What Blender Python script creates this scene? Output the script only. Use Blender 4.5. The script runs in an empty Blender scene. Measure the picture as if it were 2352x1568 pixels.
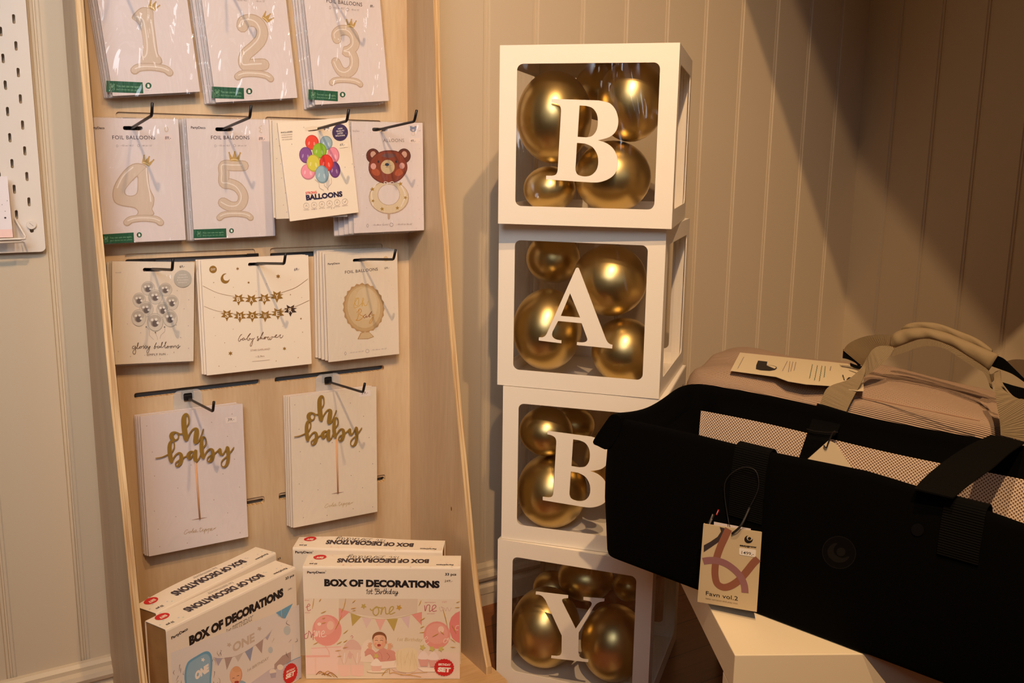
import bpy, bmesh, math, random
from mathutils import Vector, Matrix, noise
from mathutils.geometry import tessellate_polygon
random.seed(7)
COL = bpy.context.scene.collection
SC = bpy.context.scene

# ------------------------------------------------------------------ camera
# world: X runs right along the back wall (plane Y=0), the side wall is X=0, room is X<0, Y<0, floor Z=0
F = 2181.0; PIT = 0.19365; ROL = 0.013846; YAW = 0.56062
cp, sp, cr_, sr_ = math.cos(PIT), math.sin(PIT), math.cos(ROL), math.sin(ROL)
MR = Matrix(((cr_, -sr_, 0), (sr_, cr_, 0), (0, 0, 1))) @ Matrix(((1, 0, 0), (0, cp, -sp), (0, sp, cp)))
WR = Matrix(((math.cos(YAW), 0, math.sin(YAW)), (-math.sin(YAW), 0, math.cos(YAW)), (0, -1, 0)))
TR = WR @ MR.transposed()
CAM = Vector((-2.2725, -1.8, 1.0403))
cam = bpy.data.cameras.new('camera'); cam.sensor_width = 36; cam.lens = F / 2352 * 36; cam.clip_start = .02
co = bpy.data.objects.new('camera', cam); COL.objects.link(co)
ax = TR @ Vector((1, 0, 0)); ay = TR @ Vector((0, -1, 0)); az = TR @ Vector((0, 0, -1))
co.matrix_world = Matrix(((ax.x, ay.x, az.x, CAM.x), (ax.y, ay.y, az.y, CAM.y), (ax.z, ay.z, az.z, CAM.z), (0, 0, 0, 1)))
SC.camera = co
SC.view_settings.view_transform = 'Standard'; SC.view_settings.look = 'None'
SC.view_settings.gamma = 1; SC.view_settings.use_curve_mapping = False
SC.view_settings.exposure = -0.55

# ------------------------------------------------------------------ light
wd = bpy.data.worlds.new('world'); SC.world = wd; wd.use_nodes = True
bg = wd.node_tree.nodes['Background']; bg.inputs[0].default_value = (1.0, .60, .36, 1); bg.inputs[1].default_value = .035

def lamp(name, kind, loc, target, energy, color, size, spot=None, blend=.5, sy=None):
    l = bpy.data.lights.new(name, kind); l.energy = energy; l.color = color
    if kind == 'SPOT': l.shadow_soft_size = size; l.spot_size = math.radians(spot); l.spot_blend = blend
    elif kind == 'POINT': l.shadow_soft_size = size
    else:
        l.shape = 'RECTANGLE'; l.size = size; l.size_y = sy or size
    o = bpy.data.objects.new(name, l); COL.objects.link(o); o.location = loc
    o.rotation_euler = (Vector(target) - Vector(loc)).to_track_quat('-Z', 'Y').to_euler()
    return o
lamp('ceiling_spot', 'SPOT', (-1.77, -1.438, 2.114), (-1.05, -.5, .6), 80, (1, .66, .365), .012, 108, 1)
lamp('ceiling_spot', 'SPOT', (-2.387, -2.184, 2.67), (-1.0, -.5, .55), 262, (1, .65, .35), .014, 78, 1)
lamp('ceiling_spot', 'SPOT', (-3.76, -2.25, 2.31), (-1.85, -.1, .95), 10, (1, .84, .68), .03, 44, .7)
win = lamp('shop_window', 'AREA', (-3.0, -2.3, 2.1), (-2.15, 0, 1.2), 9, (.78, .87, 1), 1.1, sy=1.0); win.data.spread = math.radians(64)
win = lamp('shop_window', 'AREA', (-1.7, -3.3, 1.6), (-2.0, 0, 1.2), 1.2, (.80, .88, 1), 1.2, sy=1.0); win.data.spread = math.radians(100)

def ray(px, py): return TR @ Vector((px - 1176, py - 784, F))
CAM0 = CAM.copy()
def hit(px, py, O, n):
    d = ray(px, py); t = (Vector(O) - CAM0).dot(n) / d.dot(n)
    return CAM0 + d * t
def onY(px, py, y): return hit(px, py, (0, y, 0), Vector((0, 1, 0)))
def onZ(px, py, z): return hit(px, py, (0, 0, z), Vector((0, 0, 1)))
def onX(px, py, x): return hit(px, py, (x, 0, 0), Vector((1, 0, 0)))

# ------------------------------------------------------------------ materials
def lin(c): return c / 12.92 if c <= .04045 else ((c + .055) / 1.055) ** 2.4
def rgb(r, g, b): return (lin(r / 255), lin(g / 255), lin(b / 255), 1)
MATS = {}
def mat(name, col, rough=.6, metal=0, bump=None, var=None, coat=0, spec=.5, sheen=0):
    if name in MATS: return MATS[name]
    m = bpy.data.materials.new(name); m.use_nodes = True; nt = m.node_tree; b = nt.nodes['Principled BSDF']
    b.inputs['Base Color'].default_value = col; b.inputs['Roughness'].default_value = rough
    b.inputs['Metallic'].default_value = metal; b.inputs['Coat Weight'].default_value = coat
    b.inputs['Specular IOR Level'].default_value = spec; b.inputs['Sheen Weight'].default_value = sheen
    tc = nt.nodes.new('ShaderNodeTexCoord')
    if bump:
        n = nt.nodes.new('ShaderNodeTexNoise'); n.inputs['Scale'].default_value = bump[0]; n.inputs['Detail'].default_value = 3
        bp = nt.nodes.new('ShaderNodeBump'); bp.inputs['Strength'].default_value = bump[1]; bp.inputs['Distance'].default_value = bump[2]
        nt.links.new(tc.outputs['Object'], n.inputs[0]); nt.links.new(n.outputs[0], bp.inputs['Height']); nt.links.new(bp.outputs[0], b.inputs['Normal'])
    if var:
        n = nt.nodes.new('ShaderNodeTexNoise'); n.inputs['Scale'].default_value = var[0]; n.inputs['Detail'].default_value = 4
        r = nt.nodes.new('ShaderNodeValToRGB')
        r.color_ramp.elements[0].position = .3; r.color_ramp.elements[1].position = .7
        r.color_ramp.elements[0].color = tuple(c * (1 - var[1]) for c in col[:3]) + (1,)
        r.color_ramp.elements[1].color = tuple(min(1, c * (1 + var[1])) for c in col[:3]) + (1,)
        nt.links.new(tc.outputs['Object'], n.inputs[0]); nt.links.new(n.outputs[0], r.inputs[0]); nt.links.new(r.outputs[0], b.inputs['Base Color'])
    MATS[name] = m
    return m
def ink(r, g, b): return mat('ink_%02x%02x%02x' % (r, g, b), rgb(r, g, b), .55)

def wood(name, c1, c2, axis='Z', scale=1.0, rough=.5, rings=False):
    m = bpy.data.materials.new(name); m.use_nodes = True; nt = m.node_tree; b = nt.nodes['Principled BSDF']; b.inputs['Roughness'].default_value = rough
    tc = nt.nodes.new('ShaderNodeTexCoord'); mp = nt.nodes.new('ShaderNodeMapping')
    s = {'Z': (6, 6, .7), 'X': (.7, 6, 6), 'Y': (6, .7, 6)}[axis]
    mp.inputs['Scale'].default_value = tuple(q * scale for q in s)
    n = nt.nodes.new('ShaderNodeTexNoise'); n.inputs['Scale'].default_value = 1.6; n.inputs['Detail'].default_value = 5; n.inputs['Distortion'].default_value = 1.2
    n2 = nt.nodes.new('ShaderNodeTexNoise'); n2.inputs['Scale'].default_value = 34; n2.inputs['Detail'].default_value = 3
    mx = nt.nodes.new('ShaderNodeMath'); mx.operation = 'MULTIPLY_ADD'; mx.inputs[1].default_value = .35
    r = nt.nodes.new('ShaderNodeValToRGB'); r.color_ramp.elements[0].position = .45; r.color_ramp.elements[1].position = .85
    r.color_ramp.elements[0].color = c1; r.color_ramp.elements[1].color = c2
    L = nt.links.new
    L(tc.outputs['Object'], mp.inputs[0]); L(mp.outputs[0], n.inputs[0]); L(mp.outputs[0], n2.inputs[0])
    L(n2.outputs[0], mx.inputs[0]); L(n.outputs[0], mx.inputs[2]); L(mx.outputs[0], r.inputs[0]); L(r.outputs[0], b.inputs['Base Color'])
    MATS[name] = m
    return m
WALL = mat('painted_panelling', rgb(206, 188, 160), .42, bump=(60, .06, .002))
PLY = wood('birch_plywood', rgb(214, 190, 156), rgb(194, 164, 128), 'Z')
PLYX = wood('birch_plywood_lying', rgb(222, 190, 146), rgb(200, 160, 112), 'X')
def ply_edge():
    m = bpy.data.materials.new('plywood_edge'); m.use_nodes = True; nt = m.node_tree; b = nt.nodes['Principled BSDF']; b.inputs['Roughness'].default_value = .6
    tc = nt.nodes.new('ShaderNodeTexCoord'); mp = nt.nodes.new('ShaderNodeMapping'); mp.inputs['Scale'].default_value = (260, 5, 5)
    n = nt.nodes.new('ShaderNodeTexNoise'); n.inputs['Scale'].default_value = 1; n.inputs['Detail'].default_value = 3
    r = nt.nodes.new('ShaderNodeValToRGB'); r.color_ramp.elements[0].position = .33; r.color_ramp.elements[1].position = .6
    r.color_ramp.elements[0].color = rgb(176, 132, 84); r.color_ramp.elements[1].color = rgb(232, 202, 154)
    nt.links.new(tc.outputs['Object'], mp.inputs[0]); nt.links.new(mp.outputs[0], n.inputs[0]); nt.links.new(n.outputs[0], r.inputs[0]); nt.links.new(r.outputs[0], b.inputs['Base Color'])
    return m
PLYE = ply_edge()
WHITE = mat('white_cardboard', rgb(244, 234, 218), .45, bump=(9, .15, .004))
PAPER = mat('white_card_paper', rgb(232, 220, 218), .5)
PAPERW = mat('warm_white_paper', rgb(240, 226, 206), .55)
BACKP = mat('grey_sleeve_back', rgb(186, 172, 164), .35)
KRAFT = mat('kraft_cardboard', rgb(168, 124, 72), .75, var=(30, .12))
BLACK = mat('black_metal', rgb(28, 24, 24), .4, .3)
WHITEM = mat('white_metal', rgb(228, 216, 202), .35)
LAM = mat('white_laminate', rgb(238, 222, 192), .4)
DARK = mat('dark_void', rgb(34, 34, 38), .6)
GREYR = mat('grey_rail', rgb(92, 98, 104), .5, .2)
CLOTH = mat('black_fabric', (.0012, .0011, .001, 1), .95, bump=(700, .25, .001), spec=.06)
LEAD = mat('gold_foil', rgb(180, 144, 68), .32, .45)
GOLDPR = mat('gold_print', rgb(176, 132, 62), .35, .35)

def balloon_mat():
    m = mat('chrome_gold_latex', (.66, .49, .20, 1), .34, 1)
    nt = m.node_tree; b = nt.nodes['Principled BSDF']; b.inputs['Coat Weight'].default_value = .2; b.inputs['Coat Roughness'].default_value = .5
    return m
GOLD = balloon_mat()

def film(name, rough=.06, bumps=14, dist=.006, refl=.55, stretch=(1, 1, 1), haze=0.0):
    m = bpy.data.materials.new(name); m.use_nodes = True; nt = m.node_tree; nt.nodes.clear(); L = nt.links.new
    out = nt.nodes.new('ShaderNodeOutputMaterial'); tr = nt.nodes.new('ShaderNodeBsdfTransparent'); gl = nt.nodes.new('ShaderNodeBsdfGlossy')
    df = nt.nodes.new('ShaderNodeBsdfDiffuse'); df.inputs[0].default_value = (.9, .9, .9, 1)
    tr.inputs[0].default_value = (.97, .97, .97, 1); gl.inputs['Roughness'].default_value = rough
    lw = nt.nodes.new('ShaderNodeFresnel'); lw.inputs['IOR'].default_value = 1.5
    mul = nt.nodes.new('ShaderNodeMath'); mul.operation = 'MULTIPLY'; mul.inputs[1].default_value = refl * 1.4
    tc = nt.nodes.new('ShaderNodeTexCoord'); mp = nt.nodes.new('ShaderNodeMapping'); mp.inputs['Scale'].default_value = stretch
    n = nt.nodes.new('ShaderNodeTexNoise'); n.inputs['Scale'].default_value = bumps; n.inputs['Detail'].default_value = 2; n.inputs['Distortion'].default_value = 1.5
    bp = nt.nodes.new('ShaderNodeBump'); bp.inputs['Strength'].default_value = .7; bp.inputs['Distance'].default_value = dist
    L(tc.outputs['Object'], mp.inputs[0]); L(mp.outputs[0], n.inputs[0]); L(n.outputs[0], bp.inputs['Height']); L(bp.outputs[0], gl.inputs['Normal'])
    mx = nt.nodes.new('ShaderNodeMixShader'); mz = nt.nodes.new('ShaderNodeMixShader'); mz.inputs[0].default_value = haze
    L(tr.outputs[0], mz.inputs[1]); L(df.outputs[0], mz.inputs[2])
    mn = nt.nodes.new('ShaderNodeMath'); mn.operation = 'MINIMUM'; mn.inputs[1].default_value = .11 * refl * 1.6
    L(lw.outputs[0], mul.inputs[0]); L(mul.outputs[0], mn.inputs[0]); L(mn.outputs[0], mx.inputs[0]); L(mz.outputs[0], mx.inputs[1]); L(gl.outputs[0], mx.inputs[2]); L(mx.outputs[0], out.inputs[0])
    MATS[name] = m
    return m
FILM = film('clear_window_film', .10, 8, .035, .75, (1, 1, .5))
SLEEVE = film('clear_sleeve_plastic', .09, 14, .022, .65, (1.6, 1, .5))
SLEEVEE = film('crinkled_sleeve_edge', .12, 60, .01, 1.2, (3, 1, .4), .12)
TAB = film('clear_hang_tab', .1, 20, .003, .9, (1, 1, 1), .25)

# ------------------------------------------------------------------ mesh helpers
def cr(pts, closed=False, n=8):
    out = []; N = len(pts); k = len(pts[0])
    rng = range(N) if closed else range(N - 1)
    for i in rng:
        g = lambda j: pts[j % N] if closed else pts[max(0, min(N - 1, j))]
        p0, p1, p2, p3 = g(i - 1), g(i), g(i + 1), g(i + 2)
        for s in range(n):
            t = s / n
            out.append(tuple(.5 * (2 * p1[c] + (p2[c] - p0[c]) * t + (2 * p0[c] - 5 * p1[c] + 4 * p2[c] - p3[c]) * t * t + (3 * p1[c] - p0[c] - 3 * p2[c] + p3[c]) * t ** 3) for c in range(k)))
    if not closed: out.append(tuple(pts[-1]))
    return out
def rrect(x0, y0, x1, y1, r, n=5):
    o = []
    for cx, cy, a in ((x1 - r, y1 - r, 0), (x0 + r, y1 - r, 90), (x0 + r, y0 + r, 180), (x1 - r, y0 + r, 270)):
        for i in range(n + 1):
            t = math.radians(a + 90 * i / n); o.append((cx + r * math.cos(t), cy + r * math.sin(t)))
    return o
def ell(cx, cy, rx, ry, rot=0, n=28):
    c, s = math.cos(rot), math.sin(rot)
    return [(cx + rx * math.cos(a) * c - ry * math.sin(a) * s, cy + rx * math.cos(a) * s + ry * math.sin(a) * c) for a in (2 * math.pi * i / n for i in range(n))]
def star(cx, cy, R, r=.45, k=5, rot=0):
    return [(cx + (R if i % 2 == 0 else R * r) * math.sin(rot + math.pi * i / k), cy + (R if i % 2 == 0 else R * r) * math.cos(rot + math.pi * i / k)) for i in range(2 * k)]

class MB:
    def __init__(s): s.v = []; s.f = []; s.m = []; s.uv = []; s.mats = []
    def mi(s, m):
        if m not in s.mats: s.mats.append(m)
        return s.mats.index(m)
    def face(s, idx, m, uv=None): s.f.append(tuple(idx)); s.m.append(s.mi(m)); s.uv.append(uv)
    def add(s, vs): b = len(s.v); s.v += [Vector(q) for q in vs]; return b
    def box(s, lo, hi, m, M=None):
        x0, y0, z0 = lo; x1, y1, z1 = hi
        vs = [Vector(q) for q in ((x0, y0, z0), (x1, y0, z0), (x1, y1, z0), (x0, y1, z0), (x0, y0, z1), (x1, y0, z1), (x1, y1, z1), (x0, y1, z1))]
        if M: vs = [M @ q for q in vs]
        b = s.add(vs)
        for f in ((0, 3, 2, 1), (4, 5, 6, 7), (0, 1, 5, 4), (1, 2, 6, 5), (2, 3, 7, 6), (3, 0, 4, 7)): s.face([b + i for i in f], m)
    def prism(s, loops, O, e1, e2, n, t, m, mside=None, mback=None, caps=(1, 1)):
        """flat shape (first loop outline, others holes) at O spanned by e1,e2; front at O, back at O - n*t"""
        O, e1, e2, n = map(Vector, (O, e1, e2, n)); mside = mside or m; mback = mback or m
        flat = [p for l in loops for p in l]
        tri = tessellate_polygon([[Vector((p[0], p[1], 0)) for p in l] for l in loops])
        fr = s.add([O + e1 * p[0] + e2 * p[1] for p in flat])
        hand = e1.cross(e2).dot(n) > 0
        def area(a, b, c): return (flat[b][0] - flat[a][0]) * (flat[c][1] - flat[a][1]) - (flat[c][0] - flat[a][0]) * (flat[b][1] - flat[a][1])
        if caps[0]:
            for a, b, c in tri:
                if (area(a, b, c) > 0) != hand: a, c = c, a
                s.face((fr + a, fr + b, fr + c), m)
        if t:
            bk = s.add([O - n * t + e1 * p[0] + e2 * p[1] for p in flat])
            if caps[1]:
                for a, b, c in tri:
                    if (area(a, b, c) > 0) == hand: a, c = c, a
                    s.face((bk + a, bk + b, bk + c), mback)
            i0 = 0
            for l in loops:
                k = len(l)
                for i in range(k):
                    j = (i + 1) % k
                    s.face((fr + i0 + i, bk + i0 + i, bk + i0 + j, fr + i0 + j), mside)
                i0 += k
    def tube(s, pts, r, m, k=8, cap=True, closed=False):
        pts = [Vector(p) for p in pts]; N = len(pts); rs = r if isinstance(r, (list, tuple)) else [r] * N
        rings = []; prev = None
        for i, p in enumerate(pts):
            a = pts[(i - 1) % N] if (closed or i > 0) else p; b = pts[(i + 1) % N] if (closed or i < N - 1) else p
            d = (b - a).normalized()
            if prev is None:
                u = d.orthogonal().normalized()
            else:
                u = (prev - d * prev.dot(d)); u = u.normalized() if u.length > 1e-6 else d.orthogonal().normalized()
            prev = u; w = d.cross(u)
            rings.append(s.add([p + (u * math.cos(2 * math.pi * j / k) + w * math.sin(2 * math.pi * j / k)) * rs[i] for j in range(k)]))
        for i in range(N if closed else N - 1):
            A, B = rings[i], rings[(i + 1) % N]
            for j in range(k):
                j2 = (j + 1) % k; s.face((A + j, A + j2, B + j2, B + j), m)
        if cap and not closed:
            s.face([rings[0] + j for j in range(k)][::-1], m); s.face([rings[-1] + j for j in range(k)], m)
    def loft(s, rings, m, closed=True, capa=False, capb=False, uvk=None):
        idx = [s.add(r) for r in rings]; k = len(rings[0])
        for i in range(len(rings) - 1):
            for j in range(k if closed else k - 1):
                j2 = (j + 1) % k
                uv = uvk(i, j) if uvk else None
                s.face((idx[i] + j, idx[i] + j2, idx[i + 1] + j2, idx[i + 1] + j), m, uv)
        if capa: s.face([idx[0] + j for j in range(k)][::-1], m)
        if capb: s.face([idx[-1] + j for j in range(k)], m)
    def sheet(s, A, B, t, m, nrm=None):
        """strap between two point rows with thickness; UV: x along metres, y across"""
        A = [Vector(p) for p in A]; B = [Vector(p) for p in B]; N = len(A); L = 0; top = []; bot = []; Ls = []
        for i in range(N):
            if i: L += ((A[i] + B[i]) / 2 - (A[i - 1] + B[i - 1]) / 2).length
            Ls.append(L)
        for i in range(N):
            d = (A[min(i + 1, N - 1)] - A[max(i - 1, 0)]); w = B[i] - A[i]; n = d.cross(w)
            n = n.normalized() if n.length > 1e-9 else Vector((0, 0, 1))
            if n.dot(CAM - A[i]) < 0: n = -n
            top.append((A[i], B[i])); bot.append((A[i] - n * t, B[i] - n * t))
        a = s.add([q for p in top for q in p]); b = s.add([q for p in bot for q in p]); W = (B[0] - A[0]).length
        for i in range(N - 1):
            q = 2 * i
            uv = ((Ls[i], 0), (Ls[i], W), (Ls[i + 1], W), (Ls[i + 1], 0))
            s.face((a + q, a + q + 1, a + q + 3, a + q + 2), m, uv)
            s.face((b + q, b + q + 2, b + q + 3, b + q + 1), m, (uv[0], uv[3], uv[2], uv[1]))
            s.face((a + q, a + q + 2, b + q + 2, b + q), m); s.face((a + q + 1, b + q + 1, b + q + 3, a + q + 3), m)
        s.face((a, b, b + 1, a + 1), m); e = 2 * (N - 1); s.face((a + e, a + e + 1, b + e + 1, b + e), m)
    def build(s, name, parent=None, smooth=False, label=None, M=None, bevel=None, subd=0, fix=False):
        me = bpy.data.meshes.new(name)
        vs = [M @ q for q in s.v] if M else s.v
        me.from_pydata([tuple(q) for q in vs], [], s.f)
        for m in s.mats: me.materials.append(m)
        me.polygons.foreach_set('material_index', s.m)
        if any(s.uv):
            ul = me.uv_layers.new(name='uv')
            for p, u in zip(me.polygons, s.uv):
                if u:
                    for li, q in zip(p.loop_indices, u): ul.data[li].uv = q
        if smooth: me.polygons.foreach_set('use_smooth', [True] * len(me.polygons))
        if fix:
            b = bmesh.new(); b.from_mesh(me); bmesh.ops.recalc_face_normals(b, faces=b.faces); b.to_mesh(me); b.free()
        me.update()
        o = bpy.data.objects.new(name, me); COL.objects.link(o)
        if parent: o.parent = parent
        if label: o['label'] = label
        if bevel:
            md = o.modifiers.new('bevel', 'BEVEL'); md.width = bevel; md.segments = 2; md.limit_method = 'ANGLE'; md.angle_limit = math.radians(40)
        if subd:
            md = o.modifiers.new('sub', 'SUBSURF'); md.levels = subd; md.render_levels = subd
        return o
def tag(o, label=None, cat=None, group=None, kind=None):
    if label: o['label'] = label
    if cat: o['category'] = cat
    if group: o['group'] = group
    if kind: o['kind'] = kind
    return o
def empty(name, loc, rot=(0, 0, 0)):
    o = bpy.data.objects.new(name, None); o.empty_display_size = .03; COL.objects.link(o)
    o.location = loc; o.rotation_euler = rot
    return o
def mloc(loc, rot=(0, 0, 0)):
    from mathutils import Euler
    return Matrix.Translation(Vector(loc)) @ Euler(rot).to_matrix().to_4x4()
def copy_tree(o, parent=None):
    c = o.copy(); COL.objects.link(c); c.parent = parent
    for ch in list(o.children): copy_tree(ch, c)
    return c

# text ----------------------------------------------------------------
TXT = {}
def text_mesh(s, bold=0.0, space=1.0):
    key = (s, bold, space)
    if key in TXT: return TXT[key]
    c = bpy.data.curves.new('text_source', 'FONT'); c.body = s; c.offset = bold; c.space_character = space; c.resolution_u = 3
    o = bpy.data.objects.new('text_source', c); COL.objects.link(o)
    dg = bpy.context.evaluated_depsgraph_get(); dg.update()
    me = bpy.data.meshes.new_from_object(o.evaluated_get(dg))
    vs = [(v.co.x, v.co.y) for v in me.vertices]; fs = [tuple(p.vertices) for p in me.polygons]
    bpy.data.objects.remove(o); bpy.data.curves.remove(c); bpy.data.meshes.remove(me)
    x0 = min(v[0] for v in vs); x1 = max(v[0] for v in vs)
    TXT[key] = ([((v[0] - x0) / (x1 - x0), v[1] / .729) for v in vs], fs)
    return TXT[key]

def edges(pts):
    """left and right border of a brush stroke (x, y, width) without folding over in tight bends"""
    N = len(pts); Lf = []; Rt = []
    for i in range(N):
        a = pts[max(0, i - 1)]; c = pts[min(N - 1, i + 1)]; dx, dy = c[0] - a[0], c[1] - a[1]; l = math.hypot(dx, dy) or 1
        nx, ny = -dy / l * pts[i][2] / 2, dx / l * pts[i][2] / 2
        P = (pts[i][0] + nx, pts[i][1] + ny); Q = (pts[i][0] - nx, pts[i][1] - ny)
        if i:
            ux, uy = pts[i][0] - pts[i - 1][0], pts[i][1] - pts[i - 1][1]
            if (P[0] - Lf[-1][0]) * ux + (P[1] - Lf[-1][1]) * uy < 0: P = Lf[-1]
            if (Q[0] - Rt[-1][0]) * ux + (Q[1] - Rt[-1][1]) * uy < 0: Q = Rt[-1]
        Lf.append(P); Rt.append(Q)
    return Lf, Rt

class Sheet:
    """printed graphics on a flat face; (u,v) metres in the face, traced positions are read off on that face itself"""
    STEP = .000012
    def __init__(s, Mw, O, e1, e2, n, off=.00025, fn=None):
        s.Mw = Mw; s.O = Vector(O); s.e1 = Vector(e1); s.e2 = Vector(e2); s.n = Vector(n); s.off = off; s.mb = MB(); s.k = 0; s.fn = fn
        s.x0 = s.y0 = 0; s.sc = 1
        R = Mw.to_3x3(); s.wO = Mw @ s.O; s.wn = R @ s.n; s.w1 = R @ s.e1; s.w2 = R @ s.e2
    def crop(s, x0, y0, sc): s.x0, s.y0, s.sc = x0, y0, sc; return s
    def p(s, x, y):
        w = hit(s.x0 + x / s.sc, s.y0 + y / s.sc, s.wO, s.wn) - s.wO
        return (w.dot(s.w1), w.dot(s.w2))
    def ps(s, pts): return [s.p(q[0], q[1]) + tuple(q[2:]) for q in pts]
    def L(s, d, x=None, y=None):
        """length in metres of d crop units"""
        return d / s.sc * s.mpp
    @property
    def mpp(s): return (s.wO - CAM0).length / F
    def lift(s, u, v):
        w = s.off + s.k * s.STEP + (s.fn(u, v) if s.fn else 0)
        return s.O + s.e1 * u + s.e2 * v + s.n * w
    def fill(s, pts, m, holes=(), px=True, smooth=0):
        s.k += 1
        loops = [list(pts)] + [list(h) for h in holes]
        if smooth: loops = [cr(l, True, smooth) for l in loops]
        if px: loops = [s.ps(l) for l in loops]
        flat = [q for l in loops for q in l]
        tri = tessellate_polygon([[Vector((q[0], q[1], 0)) for q in l] for l in loops])
        b = s.mb.add([s.lift(q[0], q[1]) for q in flat])
        hand = s.e1.cross(s.e2).dot(s.n) > 0
        for A, B, C in tri:
            ar = (flat[B][0] - flat[A][0]) * (flat[C][1] - flat[A][1]) - (flat[C][0] - flat[A][0]) * (flat[B][1] - flat[A][1])
            if (ar > 0) != hand: A, C = C, A
            s.mb.face((b + A, b + B, b + C), m)
    def ell(s, x, y, rx, ry, m, rot=0, px=True, n=24): s.fill(ell(x, y, rx, ry, rot, n), m, px=px)
    def ring(s, x, y, rx, ry, w, m, px=True):
        s.stroke(ell(x, y, rx, ry, 0, 24) + [(x + rx, y)], w, m, px=px, smooth=0)
    def stroke(s, pts, w, m, px=True, smooth=6, closed=False, cap=True):
        """w in the same units as pts; pts may carry a third value = own width"""
        s.k += 1
        if len(pts[0]) == 2: pts = [q + (w,) for q in pts]
        if closed: pts = pts + [pts[0]]
        if smooth: pts = cr(pts, False, smooth)
        if px: pts = [s.p(q[0], q[1]) + (q[2] / s.sc * s.mpp,) for q in pts]
        N = len(pts); va = []; Lf, Rt = edges(pts)
        kk = s.k
        for i in range(N):
            s.k = kk + .7 * i / N
            va += [s.lift(*Lf[i]), s.lift(*Rt[i])]
        s.k = kk - .3
        b = s.mb.add(va)
        for i in range(N - 1): s.mb.face((b + 2 * i, b + 2 * i + 1, b + 2 * i + 3, b + 2 * i + 2), m)
        for i in ((0, N - 1) if cap else ()):   # round ends
            cc = ell(pts[i][0], pts[i][1], pts[i][2] / 2, pts[i][2] / 2, 0, 10); b = s.mb.add([s.lift(*q) for q in cc]); s.mb.face([b + j for j in range(10)], m)
        s.k = kk
    def text(s, txt, a, b, h, m, bold=0.0, shear=0.0, px=True, space=1.0):
        """baseline from a to b, cap height h"""
        s.k += 1
        if px: a, b = s.p(*a), s.p(*b); h = h / s.sc * s.mpp
        vs, fs = text_mesh(txt, bold, space)
        dx, dy = b[0] - a[0], b[1] - a[1]; l = math.hypot(dx, dy); ux, uy = dx / l, dy / l
        out = []
        for x, y in vs:
            X = x * l + shear * y * h; Y = y * h
            out.append(s.lift(a[0] + ux * X - uy * Y, a[1] + uy * X + ux * Y))
        o = s.mb.add(out)
        for f in fs: s.mb.face([o + i for i in f], m)
    def build(s, name, parent, label=None): return s.mb.build(name, parent, label=label)

# ------------------------------------------------------------------ setting
def struct(o): o['kind'] = 'structure'; return o
def panelled(name, joints, length, wall, zt=3.0):
    """wall with beaded board joints; positions run along the wall"""
    prof = []
    last = -9
    for j in sorted(joints):
        for d, h in ((-.0085, 0), (-.0065, .0026), (-.0026, .0026), (-.0012, .0052), (.0012, .0052), (.0026, .0026), (.0065, .0026), (.0085, 0)):
            prof.append((j + d, h))
    prof = [(length[0], 0)] + prof + [(length[1], 0)]
    mb = MB()
    if wall == 'Y': rings = [[(x, h, z) for x, h in prof] for z in (0, zt)]
    else: rings = [[(h, -x, z) for x, h in prof] for z in (0, zt)]
    mb.loft(rings, WALL, closed=False)
    if wall == 'Y': mb.box((length[0], .006, 0), (length[1], .08, zt), WALL)
    else: mb.box((.006, -length[1], 0), (.08, -length[0], zt), WALL)
    return struct(mb.build(name, fix=False))
panelled('wall_back', [-1.2154 + .1229 * n for n in range(-22, 10)], (-4.2, 0), 'Y')
panelled('wall_right', [.1074 - 0 + .1238 * n for n in range(0, 24)], (0, 3.4), 'X')

def base_board(name, A, B, inward):
    # stepped skirting: cap strip, rounded moulding, flat board
    prof = [(0, .0), (.016, .0), (.016, .030), (.018, .031), (.018, .047), (.012, .052), (.012, .060), (.021, .066), (.024, .074), (.021, .082), (.012, .086), (.012, .094), (.006, .100), (0, .102)]
    A = Vector(A); B = Vector(B); n = Vector(inward); mb = MB()
    mb.loft([[P + n * d + Vector((0, 0, z)) for d, z in prof] for P in (A, B)], WALL, closed=False)
    return struct(mb.build(name))
base_board('baseboard_back', (-4.2, 0, 0), (0, 0, 0), (0, -1, 0))
base_board('baseboard_right', (0, 0, 0), (0, -3.4, 0), (-1, 0, 0))

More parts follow.
